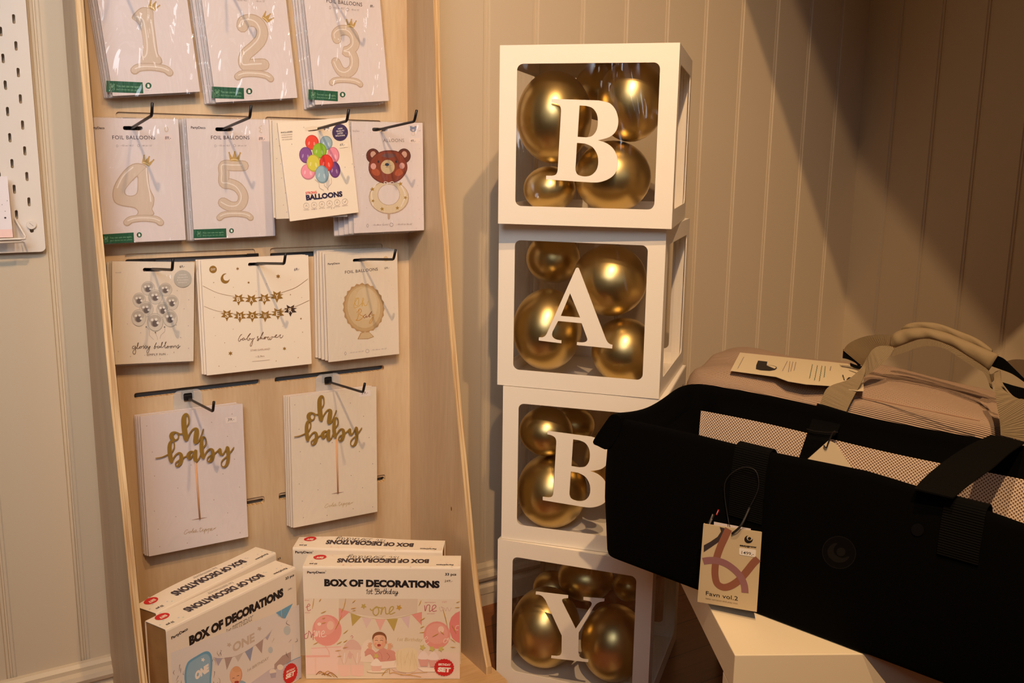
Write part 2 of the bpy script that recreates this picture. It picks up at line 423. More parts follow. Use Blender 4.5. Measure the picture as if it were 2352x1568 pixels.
def floor_mat():
    m = bpy.data.materials.new('wood_floor'); m.use_nodes = True; nt = m.node_tree; b = nt.nodes['Principled BSDF']; b.inputs['Roughness'].default_value = .35
    tc = nt.nodes.new('ShaderNodeTexCoord'); mp = nt.nodes.new('ShaderNodeMapping'); mp.inputs['Rotation'].default_value = (0, 0, .0)
    br = nt.nodes.new('ShaderNodeTexBrick'); br.inputs['Scale'].default_value = 1; br.inputs['Brick Width'].default_value = 1.1; br.inputs['Row Height'].default_value = .105
    br.inputs['Mortar Size'].default_value = .0012; br.inputs['Color1'].default_value = rgb(150, 92, 48); br.inputs['Color2'].default_value = rgb(124, 70, 34); br.inputs['Mortar'].default_value = rgb(50, 26, 12)
    mp2 = nt.nodes.new('ShaderNodeMapping'); mp2.inputs['Scale'].default_value = (1.5, 22, 1)
    n = nt.nodes.new('ShaderNodeTexNoise'); n.inputs['Scale'].default_value = 3; n.inputs['Detail'].default_value = 6; n.inputs['Distortion'].default_value = .8
    r = nt.nodes.new('ShaderNodeValToRGB'); r.color_ramp.elements[0].color = (.55, .5, .45, 1); r.color_ramp.elements[1].color = (1.2, 1.15, 1.1, 1)
    mx = nt.nodes.new('ShaderNodeMixRGB'); mx.blend_type = 'MULTIPLY'; mx.inputs[0].default_value = 1
    L = nt.links.new
    L(tc.outputs['Object'], mp.inputs[0]); L(mp.outputs[0], br.inputs[0]); L(tc.outputs['Object'], mp2.inputs[0]); L(mp2.outputs[0], n.inputs[0]); L(n.outputs[0], r.inputs[0])
    L(br.outputs[0], mx.inputs[1]); L(r.outputs[0], mx.inputs[2]); L(mx.outputs[0], b.inputs['Base Color'])
    return m
mb = MB(); mb.box((-4.2, -3.6, -.05), (0.08, .08, 0), floor_mat()); struct(mb.build('floor'))

# unseen sloping panel, added and angled so its edge shades the corner
p0 = Vector((-1.145, -1.448, 1.256)); u0 = Vector((.069, -.684, -.726))
ptY = lambda y: p0 + u0 * ((y - p0.y) / u0.y)
a, b = ptY(-.45), ptY(-1.22)
mb = MB(); q = [a, b, Vector((0, b.y, b.z)), Vector((0, a.y, a.z))]
nn = Vector((0, .7, -.7)).normalized() * -.03
i0 = mb.add(q); i1 = mb.add([w + nn for w in q])
mb.face((i0, i0 + 1, i0 + 2, i0 + 3), WALL); mb.face((i1 + 3, i1 + 2, i1 + 1, i1), WALL)
for i in range(4): mb.face((i0 + i, i1 + i, i1 + (i + 1) % 4, i0 + (i + 1) % 4), WALL)
struct(mb.build('shade_panel', fix=True))

# ------------------------------------------------------------------ plywood display stand
ST = empty('display_stand', (-1.7, -.2, 0))
tag(ST, 'birch plywood display stand with slotted back and flared sides against the wall', 'display stand')
MI = Matrix.Translation((1.7, .2, 0))
XL, XR, TH, YP = -2.033, -1.412, .012, -.022
prof = cr([(-.128, 1.75), (-.131, 1.5), (-.136, 1.32), (-.152, 1.05), (-.173, .88), (-.208, .66), (-.247, .47), (-.292, .25), (-.330, .12), (-.352, .066)], False, 5)
loop = [(-.006, .05), (-.006, 1.75)] + prof + [(-.352, .05)]
for x in (XL, XR):
    mb = MB(); mb.prism([loop], (x + TH, 0, 0), (0, 1, 0), (0, 0, 1), (1, 0, 0), TH, PLY, PLYE)
    mb.build('side_panel', ST, M=MI)
slots = []
def slot(x0, x1, zc, h): return rrect(x0, zc - h / 2, x1, zc + h / 2, h / 2 - .0002, 4)
rows = (1.3345, 1.0895, .8455, .6015, .3585)
xs = [(-1.964, -1.7325), (-1.7035, -1.4705)]
holes = []; rec = []
for r, z in enumerate(rows):
    for x0, x1 in xs: holes.append(slot(x0, x1, z, .0095))
mb = MB(); pl = [(XL + TH, .05), (XR, .05), (XR, 1.75), (XL + TH, 1.75)]
mb.prism([pl] + holes, (0, YP + .004, 0), (1, 0, 0), (0, 0, 1), (0, -1, 0), .008, PLY, PLYE)
# face veneer with the routed step above each slot
hv = []
for r, z in enumerate(rows):
    up = (.010, .010, .010, .0015, .006)[r]
    for x0, x1 in xs: hv.append(rrect(x0, z - .00475, x1, z + .00475 + up, .0045, 4))
mb.prism([pl] + hv, (0, YP, 0), (1, 0, 0), (0, 0, 1), (0, -1, 0), .0039, PLY, PLYE)
mb.build('back_panel', ST, M=MI)
mb = MB()
for z in rows[:4]: mb.box((-2.0, -.0075, z - .014), (-1.44, -.0045, z + .014), GREYR)
mb.build('steel_rail', ST, M=MI)
mb = MB(); mb.prism([rrect(-2.055, -.405, -1.387, -.024, .022)], (0, 0, .05), (1, 0, 0), (0, 1, 0), (0, 0, 1), .05, PLYX, PLYE)
mb.build('base_shelf', ST, M=MI)
mb = MB()
for px, py in ((1037, 1168),):
    P = onX(px, py, XR); mb.prism([ell(P.y, P.z, .002, .0045)], (XR - .0003, 0, 0), (0, 1, 0), (0, 0, 1), (-1, 0, 0), 0, mat('wood_knot', rgb(96, 60, 28), .7))
mb.build('screw_cap', ST, M=MI)

# ------------------------------------------------------------------ white pegboard and its rack
PB = empty('pegboard', (-2.2, -.012, .869)); tag(PB, 'white perforated metal pegboard fixed on the wall left of the stand', 'pegboard')
holes = []
X1 = -2.0885; zb = .869
for c in range(15):
    x = -2.1080 - .0203 * c
    for k in range(-1, 22):
        z = (1.2447 - .0208 * (c % 2)) + .0417 * (12 - k)
        if z < .925 or z > 1.44: continue
        if c == 0 and z < .94: continue
        holes.append(slot_v := rrect(x - .0022, z - .0075, x + .0022, z + .0075, .0021, 4))
holes.append(rrect(-2.1105, .9015, -2.1045, .914, .0028, 4))
out = rrect(-2.42, zb, X1, 1.46, .0085, 6)
mb = MB(); mb.prism([out] + holes, (0, -.014, 0), (1, 0, 0), (0, 0, 1), (0, -1, 0), .0015, WHITEM)
MP = Matrix.Translation((2.2, .012, -.869))
mb.build('board', PB, M=MP)
for z in (.884, 1.41):
    mb = MB(); mb.box((-2.40, -.0124, z), (-2.104, -.001, z + .016), WHITEM); mb.build('wall_spacer', PB, M=MP)
P = onY(72, 516, -.018)
mb = MB(); mb.prism([ell(P.x, P.z, .0072, .0072)], (0, -.0185, 0), (1, 0, 0), (0, 0, 1), (0, -1, 0), .004, WHITEM)
mb.prism([[(P.x - .003, P.z + .003), (P.x - .0026, P.z + .0034), (P.x + .003, P.z - .0022), (P.x + .0026, P.z - .0026)]], (0, -.0187, 0), (1, 0, 0), (0, 0, 1), (0, -1, 0), .0001, mat('slot_grey', rgb(120, 110, 104)))
mb.build('screw_knob', PB, M=MP)
RK = empty('wire_rack', (-2.15, -.03, .885)); tag(RK, 'small white wire rack hooked into the lower corner of the pegboard', 'rack')
MK = Matrix.Translation((2.15, .03, -.885))
ya, yb = -.017, -.052
c1 = onY(35, 500, ya); c2 = onY(57, 546, yb)
mb = MB()
zr = onY(30, 549, yb).z
mb.tube([(c1.x, -.0125, c1.z), (c1.x, ya, c1.z - .003), (c2.x + .001, yb + .004, c2.z + .002), (c2.x, yb, zr), (c2.x - .006, yb, zr), (-2.4, yb, zr)], .0018, WHITEM)
mb.tube([(c2.x - .001, yb + .002, zr - .005), (-2.4, yb + .002, zr - .005)], .0018, WHITEM)
mb.tube([(c2.x - .004, yb, zr - .003), (c2.x - .004, ya, zr - .003), (-2.4, ya, zr - .003)], .0016, WHITEM)
mb.build('wire_frame', RK, smooth=True, M=MK)
# card in the rack
P1 = onY(17, 405, -.036); P2 = onY(30, 546, -.045)
CD = empty('gift_card', (P2.x - .05, -.045, P2.z)); tag(CD, 'white and pink speckled card standing in the wire rack', 'card')
Mc = Matrix.Translation(-Vector(CD.location)); mb = MB()
zt, zo = P1.z, P2.z + .001
PINKC = mat('pale_pink_card', rgb(240, 200, 188), .5)
def cy(z): return -.046 + (z - zo) / (zt - zo) * .012
xr0, xr1 = P2.x, P1.x
zm = zo + .013
for z0, z1, mm in ((zo, zm, PINKC), (zm, zt, PAPER)):
    f = lambda z: xr0 + (xr1 - xr0) * (z - zo) / (zt - zo)
    i = mb.add([(-2.35, cy(z0), z0), (f(z0), cy(z0), z0), (f(z1), cy(z1), z1), (-2.35, cy(z1), z1), (-2.35, cy(z0) + .003, z0), (f(z0), cy(z0) + .003, z0), (f(z1), cy(z1) + .003, z1), (-2.35, cy(z1) + .003, z1)])
    for q in ((0, 1, 2, 3), (5, 4, 7, 6), (1, 5, 6, 2), (3, 2, 6, 7), (0, 4, 5, 1)): mb.face([i + w for w in q], mm)
for px, py, r in ((12, 500, .0016), (17, 461, .0006), (12, 485, .0006), (5, 470, .0006)):
    P = onY(px, py, -.042); i = mb.add([(P.x + r * math.cos(t * .785), cy(P.z) - .0006, P.z + r * math.sin(t * .785)) for t in range(8)]); mb.face(range(i, i + 8), ink(60, 46, 52))
mb.build('card_body', CD, M=Mc)

# ------------------------------------------------------------------ hooks
HK = {}
def hook(name_x, z, label, L=.178):
    o = empty('display_hook', (name_x, YP, z)); tag(o, label, 'hook', 'black display hooks on the plywood stand')
    mb = MB()
    zs = z + .0105
    mb.box((-.011, -.0045, -.002), (.011, -.001, .018), BLACK)
    mb.box((-.010, -.0045, .008), (.010, .002, .0105), BLACK)
    mb.box((-.007, -.0075, -.004), (.007, -.0045, .006), BLACK)
    mb.build('bracket', o, bevel=.0008)
    mb = MB()
    rod = [(0, -.003, .000), (0, -.02, .001), (0, -L, .0165), (0, -L - .004, .018), (0, -L - .0068, .0215), (0, -L - .014, .036)]
    mb.tube(rod, .0024, BLACK, k=10); mb.build('rod', o, smooth=True)
    return o
H = {1: (-1.955, 1.3265), 2: (-1.775, 1.3265), 3: (-1.582, 1.3265), 4: (-1.943, 1.0765), 5: (-1.788, 1.0785), 6: (-1.6355, 1.0765), 7: (-1.5085, 1.0795),
     8: (-1.925, .833), 9: (-1.738, .834), 10: (-1.531, .832), 11: (-1.871, .588), 12: (-1.596, .588)}
HL = {1: 'black hook holding the number one balloon packs', 2: 'black hook holding the number two balloon packs', 3: 'black hook holding the number three balloon packs',
      4: 'black hook through the number four balloon packs', 5: 'black hook through the number five balloon packs', 6: 'black hook through the colourful balloons card',
      7: 'black hook through the brown bear balloon packs', 8: 'black hook through the silver glossy balloons pack', 9: 'black hook through the star garland card',
      10: 'black hook through the oval oh baby balloon packs', 11: 'black hook in front of the left cake topper card, clear tab behind', 12: 'black hook in front of the right cake topper card, clear tab behind'}
for k, (x, z) in H.items(): hook(x, z, HL[k], .222 if k in (6, 7) else .178)

# ------------------------------------------------------------------ hanging cards
YF = -.050
def card(name, quad, Yf, label, cat, group, mats=(PAPER, BACKP), n_back=4, fan=(-.0035, .0), hole=None, sleeve=True, t=.003, gap=.0062, back_label=None, blunt=.0008, fanrot=0.0, hw=.016, backfront=None, edge=None):
    q = [onY(p[0], p[1], Yf) for p in quad]
    e = (q[1] - q[0]) + (q[2] - q[3]); th = math.atan2(e.z, e.x)
    w = ((q[1] - q[0]).length + (q[2] - q[3]).length) / 2; h = ((q[3] - q[0]).length + (q[2] - q[1]).length) / 2
    c = (q[0] + q[1] + q[2] + q[3]) / 4
    ct, st = math.cos(th), math.sin(th)
    top = c + Vector((-st, 0, ct)) * h / 2
    o = empty(name, (top.x, Yf, top.z), (0, -th, 0))
    tag(o, label, cat, group)
    Mw = mloc((top.x, Yf, top.z), (0, -th, 0)); Mi = Mw.inverted()
    hl = []
    if hole:
        hp = Mi @ Vector((hole[0], Yf, hole[1] - .0006 + (-Yf - .042) * .095))
        hl = [rrect(hp.x - hw, hp.z - .0034, hp.x + hw, hp.z + .0034, .0033, 5)]
    def body(parent, fm, bm_, ox=0, oz=0, oy=0, rot=0, nm='card_board'):
        mb = MB(); loop = rrect(-w / 2, -h, w / 2, 0, blunt, 2)
        holes = [[(a - ox, b - oz) for a, b in l] for l in hl]
        mb.prism([loop] + holes, (0, 0, 0), (1, 0, 0), (0, 0, 1), (0, -1, 0), t, fm, PAPER, bm_)
        ob = mb.build(nm, parent); return ob
    body(o, mats[0], mats[1])
    if sleeve:
        mb = MB(); m_ = .0025
        mb.prism([rrect(-w / 2 - m_, -h - m_, w / 2 + m_, m_, .001, 2)] + hl, (0, -.0022, 0), (1, 0, 0), (0, 0, 1), (0, -1, 0), 0, SLEEVE)
        mb.build('plastic_sleeve', o)
        if edge:
            for s_ in (-1, 1):
                mb = MB(); N = 26; A = []; B = []
                for i in range(N):
                    z = m_ - (h + 2 * m_) * i / (N - 1); ww = .0012 + .0018 * random.random()
                    A.append((s_ * (w / 2 + m_ - .0008), -.0024, z)); B.append((s_ * (w / 2 + m_ + ww), .001 * random.random(), z))
                i0 = mb.add([x for p in zip(A, B) for x in p])
                for i in range(N - 1): mb.face((i0 + 2 * i, i0 + 2 * i + 1, i0 + 2 * i + 3, i0 + 2 * i + 2), SLEEVEE)
                mb.build('sleeve_seam', o)
    gb = group or (label + ' stack')
    for i in range(n_back):
        ox, oz = fan[0] * (i + 1) + random.uniform(-.0008, .0008), fan[1] * (i + 1) + random.uniform(-.0008, .0008)
        rr = fanrot * (i + 1)
        yy = Yf + gap * (i + 1)
        R = Matrix.Rotation(-th - rr, 3, 'Y')
        piv = Vector((top.x, 0, top.z))
        loc = Vector((top.x + ox, yy, top.z + oz))
        b = empty(name, loc, (0, -th - rr, 0)); tag(b, (back_label or 'white card') , cat, gb)
        body(b, backfront or mats[0], mats[1], ox, oz)
        if sleeve:
            mb = MB(); mb.prism([rrect(-w / 2 - .002, -h - .002, w / 2 + .002, .002, .001, 2)] + [[(a_ - ox, b_ - oz) for a_, b_ in l] for l in hl], (0, -.0009, 0), (1, 0, 0), (0, 0, 1), (0, -1, 0), 0, SLEEVEE if edge else SLEEVE)
            mb.build('plastic_sleeve', b)
    s = Sheet(Mw, (0, 0, 0), (1, 0, 0), (0, 0, 1), (0, -1, 0))
    return o, s, w, h

BG1, BG2, BG3 = ink(196, 170, 146), ink(218, 198, 178), ink(240, 228, 218)
CRN = ink(196, 160, 96); CRN2 = ink(236, 214, 160); INKD = ink(58, 44, 50); GREEN = ink(28, 92, 62); GRN2 = ink(128, 178, 140); WHT = ink(244, 236, 228)
GREY = ink(150, 132, 128); GREYL = ink(178, 164, 158)
def crown(s, x, y, w, ang):
    """x,y middle of the crown base in crop units, w its width, ang clockwise lean in degrees"""
    a = math.radians(ang); c, n = math.cos(a), math.sin(a)
    T = lambda u, v: (x + (u * c + v * n) * w, y + (u * n - v * c) * w)
    s.fill([T(-.42, 0), T(.42, 0), T(.48, .16), T(.62, .8), T(.5, .82), T(.24, .38), T(.06, .92), T(-.06, .92), T(-.24, .38), T(-.5, .82), T(-.62, .8), T(-.48, .16)], CRN)
    s.stroke([T(-.38, .12), T(0, .2), T(.38, .12)], w * .08, CRN2, smooth=3)
    for u, v in ((-.57, .86), (0, .96), (.57, .86)): s.ell(*T(u, v), w * .09, w * .09, CRN)
def foot(s, x, y, w, sl=0.0, k=1.0):
    """arched balloon base, centred at x, top y"""
    T = lambda u, v: (x + u * w, y + v * w * k + sl * u * w)
    s.stroke([T(-.42, .17) + (.17 * w,), T(-.3, .09) + (.17 * w,), T(0, .06) + (.16 * w,), T(.3, .09) + (.17 * w,), T(.42, .17) + (.17 * w,)], 0, BG1)
    s.stroke([T(-.42, .16) + (.13 * w,), T(-.3, .085) + (.13 * w,), T(0, .055) + (.12 * w,), T(.3, .085) + (.13 * w,), T(.42, .16) + (.13 * w,)], 0, BG2)
    s.stroke([T(-.4, .12), T(-.2, .055), T(.2, .055), T(.4, .12)], .025 * w, BG3)
def eco(s, x0, y0, x1, y1, x2, y2, x3, y3, cx, cy):
    s.fill([(x0, y0), (x1, y1), (x2, y2), (x3, y3)], GREEN)
    T = lambda u, v: (x0 + (x1 - x0) * u + (x3 - x0) * v, y0 + (y1 - y0) * u + (y3 - y0) * v)
    W = x1 - x0; Hh = y3 - y0
    s.text('You can use me again,', T(.28, .50), T(.93, .50), Hh * .17, GRN2, .01)
    s.text("don't throw me out, please.", T(.28, .78), T(.93, .78), Hh * .14, GRN2, .005)
    X, Y = T(.16, .55); r = Hh * .28
    s.stroke([(X - r * .7, Y - r * .1), (X + r * .7, Y - r * .25), (X + r * .8, Y + r * .8), (X - r * .5, Y + r * .95), (X - r * .7, Y - r * .1)], Hh * .03, GRN2, smooth=0)
    s.stroke([(X, Y), (X - r * .6, Y - r * .9), (X - r * .2, Y - r), (X, Y - r * .2), (X + r * .5, Y - r), (X + r * .8, Y - r * .7), (X, Y - r * .1)], Hh * .03, GRN2)
    s.stroke([(X - r * .5, Y + r * .4), (X, Y + r * .1), (X + r * .6, Y + r * .4)], Hh * .03, GRN2)
    R = Hh * .27; s.ell(cx, cy, R, R, GREEN); s.fill([(cx - R * .35, cy - R * .5), (cx + R * .15, cy - R * .5), (cx + R * .4, cy - R * .2), (cx + R * .4, cy + R * .55), (cx - R * .35, cy + R * .55)], WHT)
    s.text('recycle me', (cx - R, cy + R * 1.6), (cx + R, cy + R * 1.62), R * .2, GREYL)
def foilhead(s, bx, by, lw, fx0, fy0, fx1, fy1, ch, sx, sy, price, num, k):
    s.text('PartyDeco', (bx, by), (bx + lw, by + lw * .02), ch * .62, INKD, .02)
    s.text('FOIL BALLOONS', (fx0, fy0), (fx1, fy1), ch, INKD, .004, space=1.1)
    y = fy0 + ch * 2.0; w = fx1 - fx0
    s.text(': ~102 cm / 40,2"', (fx0 + w * .16, y), (fx0 + w * .50, y + 1), ch * .42, GREY, .0)
    s.text(': ~84 cm / 33"', (fx0 + w * .66, y + 1), (fx0 + w * .93, y + 2), ch * .42, GREY, .0)
    s.ring(fx0 + w * .11, y - ch * .1, ch * .25, ch * .3, ch * .07, GREY); s.ring(fx0 + w * .61, y - ch * .2, ch * .33, ch * .33, ch * .07, GREY)
    s.fill([(sx - k * 28, sy - k * 38), (sx + k * 62, sy - k * 38), (sx + k * 62, sy + k * 22), (sx - k * 28, sy + k * 22)], ink(238, 220, 216))
    s.text(price, (sx - k * 14, sy + k * 8), (sx + k * 46, sy + k * 8), k * 30, INKD, .005, .15)

FB = 'foil number balloon packs'
def pack(k, quad, label, back, hole, **kw):
    return card('balloon_pack', quad, YF, label, 'balloon package', FB + ' on the stand', hole=hole, back_label=back, **kw)
# number 1
o, s, w, h = pack(1, [(199.5, -240), (405, -246), (451, 218), (244, 213)], 'foil balloon pack printed with a pearl number 1, top left on the stand', 'foil balloon pack stacked behind the number 1 pack', H[1], n_back=4, fan=(-.0026, -.0007), edge=1)
s.crop(180, 0, 5.227)
s.stroke([(985, 0), (1010, -60)], 4, BG3)
one = [(645, 190), (720, 110), (790, 85), (880, 110), (900, 150), (905, 250), (940, 520), (960, 650), (997, 700), (990, 775), (760, 775), (745, 700), (775, 640), (775, 500), (745, 330), (700, 265), (650, 230)]
s.fill(one, BG1, smooth=3)
mx_ = sum(p[0] for p in one) / len(one); s.fill([(p[0] + (mx_ - p[0]) * .09, p[1] + (400 - p[1]) * .03) for p in one], BG2, smooth=3)
s.stroke([(700, 200), (770, 230), (800, 340), (825, 520), (820, 640), (790, 690)], 14, BG3); s.stroke([(870, 240), (895, 400), (915, 560), (945, 680)], 14, BG3)
foot(s, 883, 775, 500, .06); crown(s, 875, 110, 105, 32)
eco(s, 335, 968, 770, 988, 780, 1120, 335, 1105, 840, 1028); s.build('printed_design', o)
# number 2
o, s, w, h = pack(2, [(441, -230), (640, -236), (673, 232), (486, 228)], 'foil balloon pack printed with a pearl number 2, top middle of the stand', 'foil balloon pack stacked behind the number 2 pack', H[2], n_back=4, fan=(-.0035, -.0006), edge=1)
s.crop(180, 0, 5.227)
def thick(pts, w_):
    s.stroke(pts, w_, BG1); s.stroke(pts, w_ * .86, BG2)
    s.stroke([(p[0] - w_ * .22, p[1] - w_ * .08) for p in pts], w_ * .10, BG3)
s.text(': ~102 cm / 40,2"', (1880, 12), (2030, 16), 20, GREY); s.text(': ~84 cm / 33"', (2120, 25), (2240, 28), 20, GREY)
thick([(1968, 315), (1990, 262), (2085, 245), (2165, 285), (2208, 380), (2185, 480), (2105, 570), (2015, 650), (1988, 730), (2010, 785), (2110, 780), (2225, 775)], 132)
foot(s, 2110, 855, 470, .06); crown(s, 2235, 245, 105, 42)
eco(s, 1600, 1038, 1985, 1056, 1990, 1188, 1600, 1178, 2050, 1095); s.build('printed_design', o)
# number 3
o, s, w, h = pack(3, [(692, -225), (871, -228), (876, 238), (707, 234)], 'foil balloon pack printed with a pearl number 3, top right on the stand', 'foil balloon pack stacked behind the number 3 pack', H[3], n_back=4, fan=(-.003, -.0018), edge=1)
s.crop(560, 0, 5.227)
s.text('FOIL BALLOONS', (992, 30), (1420, 78), 42, INKD, .004, space=1.1)
s.text(': ~102 cm / 40,2"', (1060, 100), (1210, 112), 20, GREY); s.text(': ~84 cm / 33"', (1280, 124), (1385, 134), 20, GREY)
s.ring(1035, 92, 9, 18, 4, GREY); s.ring(1245, 115, 16, 18, 4, GREY); s.text('89,-', (1515, 88), (1562, 90), 28, INKD, .01, .15)
thick([(1115, 465), (1110, 410), (1165, 365), (1260, 372), (1322, 440), (1330, 540), (1275, 600), (1225, 620), (1290, 640), (1325, 720), (1310, 820), (1240, 875), (1160, 850), (1105, 750)], 112)
foot(s, 1228, 935, 410, .06); crown(s, 1278, 330, 100, 8)
eco(s, 775, 1072, 1128, 1098, 1128, 1215, 775, 1195, 1185, 1135); s.build('printed_design', o)
# number 4
o, s, w, h = pack(4, [(206, 270), (409, 273.5), (427, 551), (231, 559)], 'foil balloon pack printed with a pearl number 4, hanging below the number 1', 'foil balloon pack stacked behind the number 4 pack', H[4], n_back=4, fan=(-.001, -.0008), edge=1)
s.crop(180, 230, 4.48)
foilhead(s, 120, 295, 150, 350, 402, 790, 403, 36, 905, 395, '89,-', 4, 1)
s.fill([(350, 960), (380, 850), (470, 720), (560, 655), (640, 650), (700, 680), (720, 760), (735, 900), (780, 1000), (775, 1080), (760, 1120), (775, 1182), (600, 1195), (612, 1150), (570, 1110), (450, 1090), (370, 1050)], BG1, holes=[[(480, 930), (530, 860), (602, 790), (608, 870), (600, 950), (560, 980), (500, 975)]], smooth=3)
s.fill([(360, 960), (390, 855), (478, 728), (562, 665), (636, 660), (692, 686), (712, 762), (727, 905), (770, 1003), (765, 1075), (752, 1120), (763, 1176), (612, 1186), (622, 1150), (578, 1100), (455, 1080), (380, 1044)], BG2, holes=[[(472, 934), (526, 852), (608, 772), (616, 870), (608, 955), (560, 988), (494, 982)]], smooth=3)
s.stroke([(700, 700), (710, 830), (735, 960), (745, 1040)], 12, BG3); s.stroke([(400, 900), (460, 780), (560, 690)], 12, BG3)
s.stroke([(700, 685), (630, 750), (560, 830)], 3, BG1)
foot(s, 672, 1190, 410, -.0); crown(s, 690, 665, 95, 25)
s.ell(905, 300, 22, 30, BG2); s.ell(905, 300, 12, 16, PAPER)
eco(s, 215, 1382, 568, 1360, 573, 1462, 232, 1480, 626, 1385); s.build('printed_design', o)
# number 5
o, s, w, h = pack(5, [(431, 272), (619, 275), (632, 541), (443, 551)], 'foil balloon pack printed with a pearl number 5, hanging below the number 2', 'foil balloon pack stacked behind the number 5 pack', H[5], n_back=4, fan=(-.0026, -.0006), edge=1)
s.crop(180, 230, 4.48)
foilhead(s, 1158, 292, 150, 1366, 402, 1760, 403, 36, 1870, 402, '89,-', 5, 1)
thick([(1700, 675), (1600, 675), (1500, 675), (1498, 760), (1498, 850), (1560, 860), (1640, 895), (1692, 970), (1690, 1040), (1650, 1090), (1570, 1095), (1490, 1055)], 104)
foot(s, 1612, 1145, 380, -.0); crown(s, 1605, 628, 100, 2)
s.stroke([(1885, 262), (1860, 285), (1885, 300), (1860, 320), (1885, 335)], 10, BG2)
eco(s, 1185, 1330, 1520, 1318, 1524, 1412, 1185, 1420, 1575, 1342); s.build('printed_design', o)

# colourful balloons card
SPEC = ink(150, 140, 150)
o, s, w, h = card('balloon_card', [(632, 283), (799, 269), (824, 488), (671, 507)], -.114, 'tilted card showing a bunch of colourful balloons, second row of the stand', 'balloon package', 'colourful balloon cards', mats=(PAPERW, PAPERW), n_back=0, hole=H[6], sleeve=False, hw=.021)
s.crop(600, 230, 4.48)
s.fill([(452, 296), (440, 290), (452, 282), (520, 268), (620, 266), (636, 280), (634, 294), (540, 305), (452, 316)], ink(232, 214, 190))
for x, y, rx, ry, c in ((668, 440, 66, 74, (160, 184, 196)), (522, 435, 70, 78, (230, 74, 56)), (742, 565, 62, 84, (236, 146, 164)), (458, 565, 68, 84, (134, 82, 150)), (600, 520, 74, 80, (146, 190, 50)), (755, 715, 58, 84, (120, 70, 134)), (482, 735, 76, 82, (238, 152, 170)), (538, 648, 72, 90, (214, 204, 78)), (670, 645, 70, 88, (226, 62, 46)), (625, 762, 70, 92, (152, 182, 196))):
    d = tuple(max(0, int(v * .86)) for v in c); l = tuple(min(255, int(v + (255 - v) * .35)) for v in c)
    s.ell(x, y, rx, ry, ink(*d), -.12); s.ell(x - 3, y - 3, rx * .86, ry * .87, ink(*c), -.12); s.ell(x - rx * .45, y + ry * .1, rx * .12, ry * .25, ink(*l), .2); s.ell(x + rx * .35, y + ry * .2, rx * .14, ry * .28, ink(*l), -.2)
for st in ([(645, 855), (650, 880), (680, 905), (688, 925)], [(550, 815), (590, 850), (600, 900), (640, 925)], [(718, 800), (722, 850), (690, 890), (680, 920)]): s.stroke(st, 2.5, GREY)
s.text('STRONG', (456, 968), (570, 957), 24, ink(222, 60, 48), .02); s.text('BALLOONS', (462, 1028), (836, 986), 50, ink(40, 32, 66), .05)
s.ell(810, 332, 82, 86, ink(66, 52, 92))
for i, tt in enumerate(('HIGH', 'QUALITY', 'LATEX', 'BALLOONS')):
    wd_ = (22, 42, 30, 48)[i]; s.text(tt, (812 - wd_, 302 + i * 24), (812 + wd_, 296 + i * 24), 14, WHT, .02)
s.text('INCLUDES:', (202, 340), (322, 330), 14, INKD, .01)
for i, tt in enumerate(('10 BALLOONS', 'RANDOM MIX', 'OF COLORS')): s.text(tt, (208 + i * 3, 364 + i * 24), (318, 356 + i * 24), 11, GREY)
s.fill([(800, 452), (886, 442), (890, 482), (806, 492)], ink(244, 232, 214)); s.text('69,-', (808, 472), (858, 468), 26, INKD, .005, .1)
for i, (x, y) in enumerate(((462, 1086), (542, 1078), (622, 1070), (700, 1062), (779, 1052), (859, 1042))):
    s.ring(x, y, 29, 31, 2.5, GREYL)
    s.stroke([(x - 8, y + 8), (x, y - 10), (x + 9, y + 7)] if i != 5 else [(x - 10, y), (x - 2, y + 10), (x + 12, y - 14)], 3, GREY, smooth=2)
    s.text(('STRONG MATERIAL', 'HELIUM GRADE', 'EASY TO TIE', 'LONG LIFE', 'NATURAL LATEX', 'MADE IN EU')[i], (x - 28, y + 47), (x + 30, y + 43), 8, GREY)
random.seed(3)
for i in range(26):
    x, y = random.uniform(210, 960), random.uniform(250, 1180); u = 150 + (y - 240) * .18
    if x > u + 40 and not (380 < x < 840 and 350 < y < 1100): s.ell(x, y, 4, 4, SPEC, n=8)
s.build('printed_design', o)
o, s, w, h = card('balloon_card', [(627, 277), (792, 281), (798, 497), (632, 503)], -.108, 'straight speckled card just behind the tilted colourful balloons card', 'balloon package', 'colourful balloon cards', mats=(PAPERW, PAPERW), n_back=1, hole=H[6], back_label='speckled balloon card stacked deeper behind the colourful balloons card', fan=(-.0035, .001), gap=.0058, sleeve=True)
s.crop(600, 230, 4.48)
for x, y in ((155, 400), (185, 470), (200, 655), (210, 800), (248, 955), (228, 1078), (160, 600), (262, 1150)): s.ell(x, y, 4, 4, SPEC, n=8)
s.build('printed_design', o)
# bear
o, s, w, h = card('balloon_pack', [(801, 280), (969, 281), (975.5, 529.6), (819, 534)], -.1015, 'foil balloon pack printed with a brown bear and a ring, second row right', 'balloon package', 'bear foil balloon packs', n_back=4, hole=H[7], fan=(-.0075, -.0012), back_label='foil balloon pack stacked behind the brown bear pack', edge=1)
s.crop(600, 230, 4.48)
s.text('ALLOONS', (1255, 430), (1470, 430), 34, GREY, .004, space=1.1)
s.fill([(1522, 388), (1630, 390), (1630, 442), (1520, 440)], ink(240, 226, 220)); s.text('49,-', (1536, 430), (1586, 430), 26, INKD, 0, .1)
s.ell(1562, 300, 32, 26, ink(130, 140, 170)); s.ell(1540, 276, 11, 11, ink(130, 140, 170)); s.ell(1586, 276, 11, 11, ink(130, 140, 170)); s.ell(1563, 308, 12, 10, ink(220, 200, 190)); s.ring(1562, 345, 18, 18, 5, BG2); s.text('x1', (1618, 320), (1638, 320), 14, GREY)
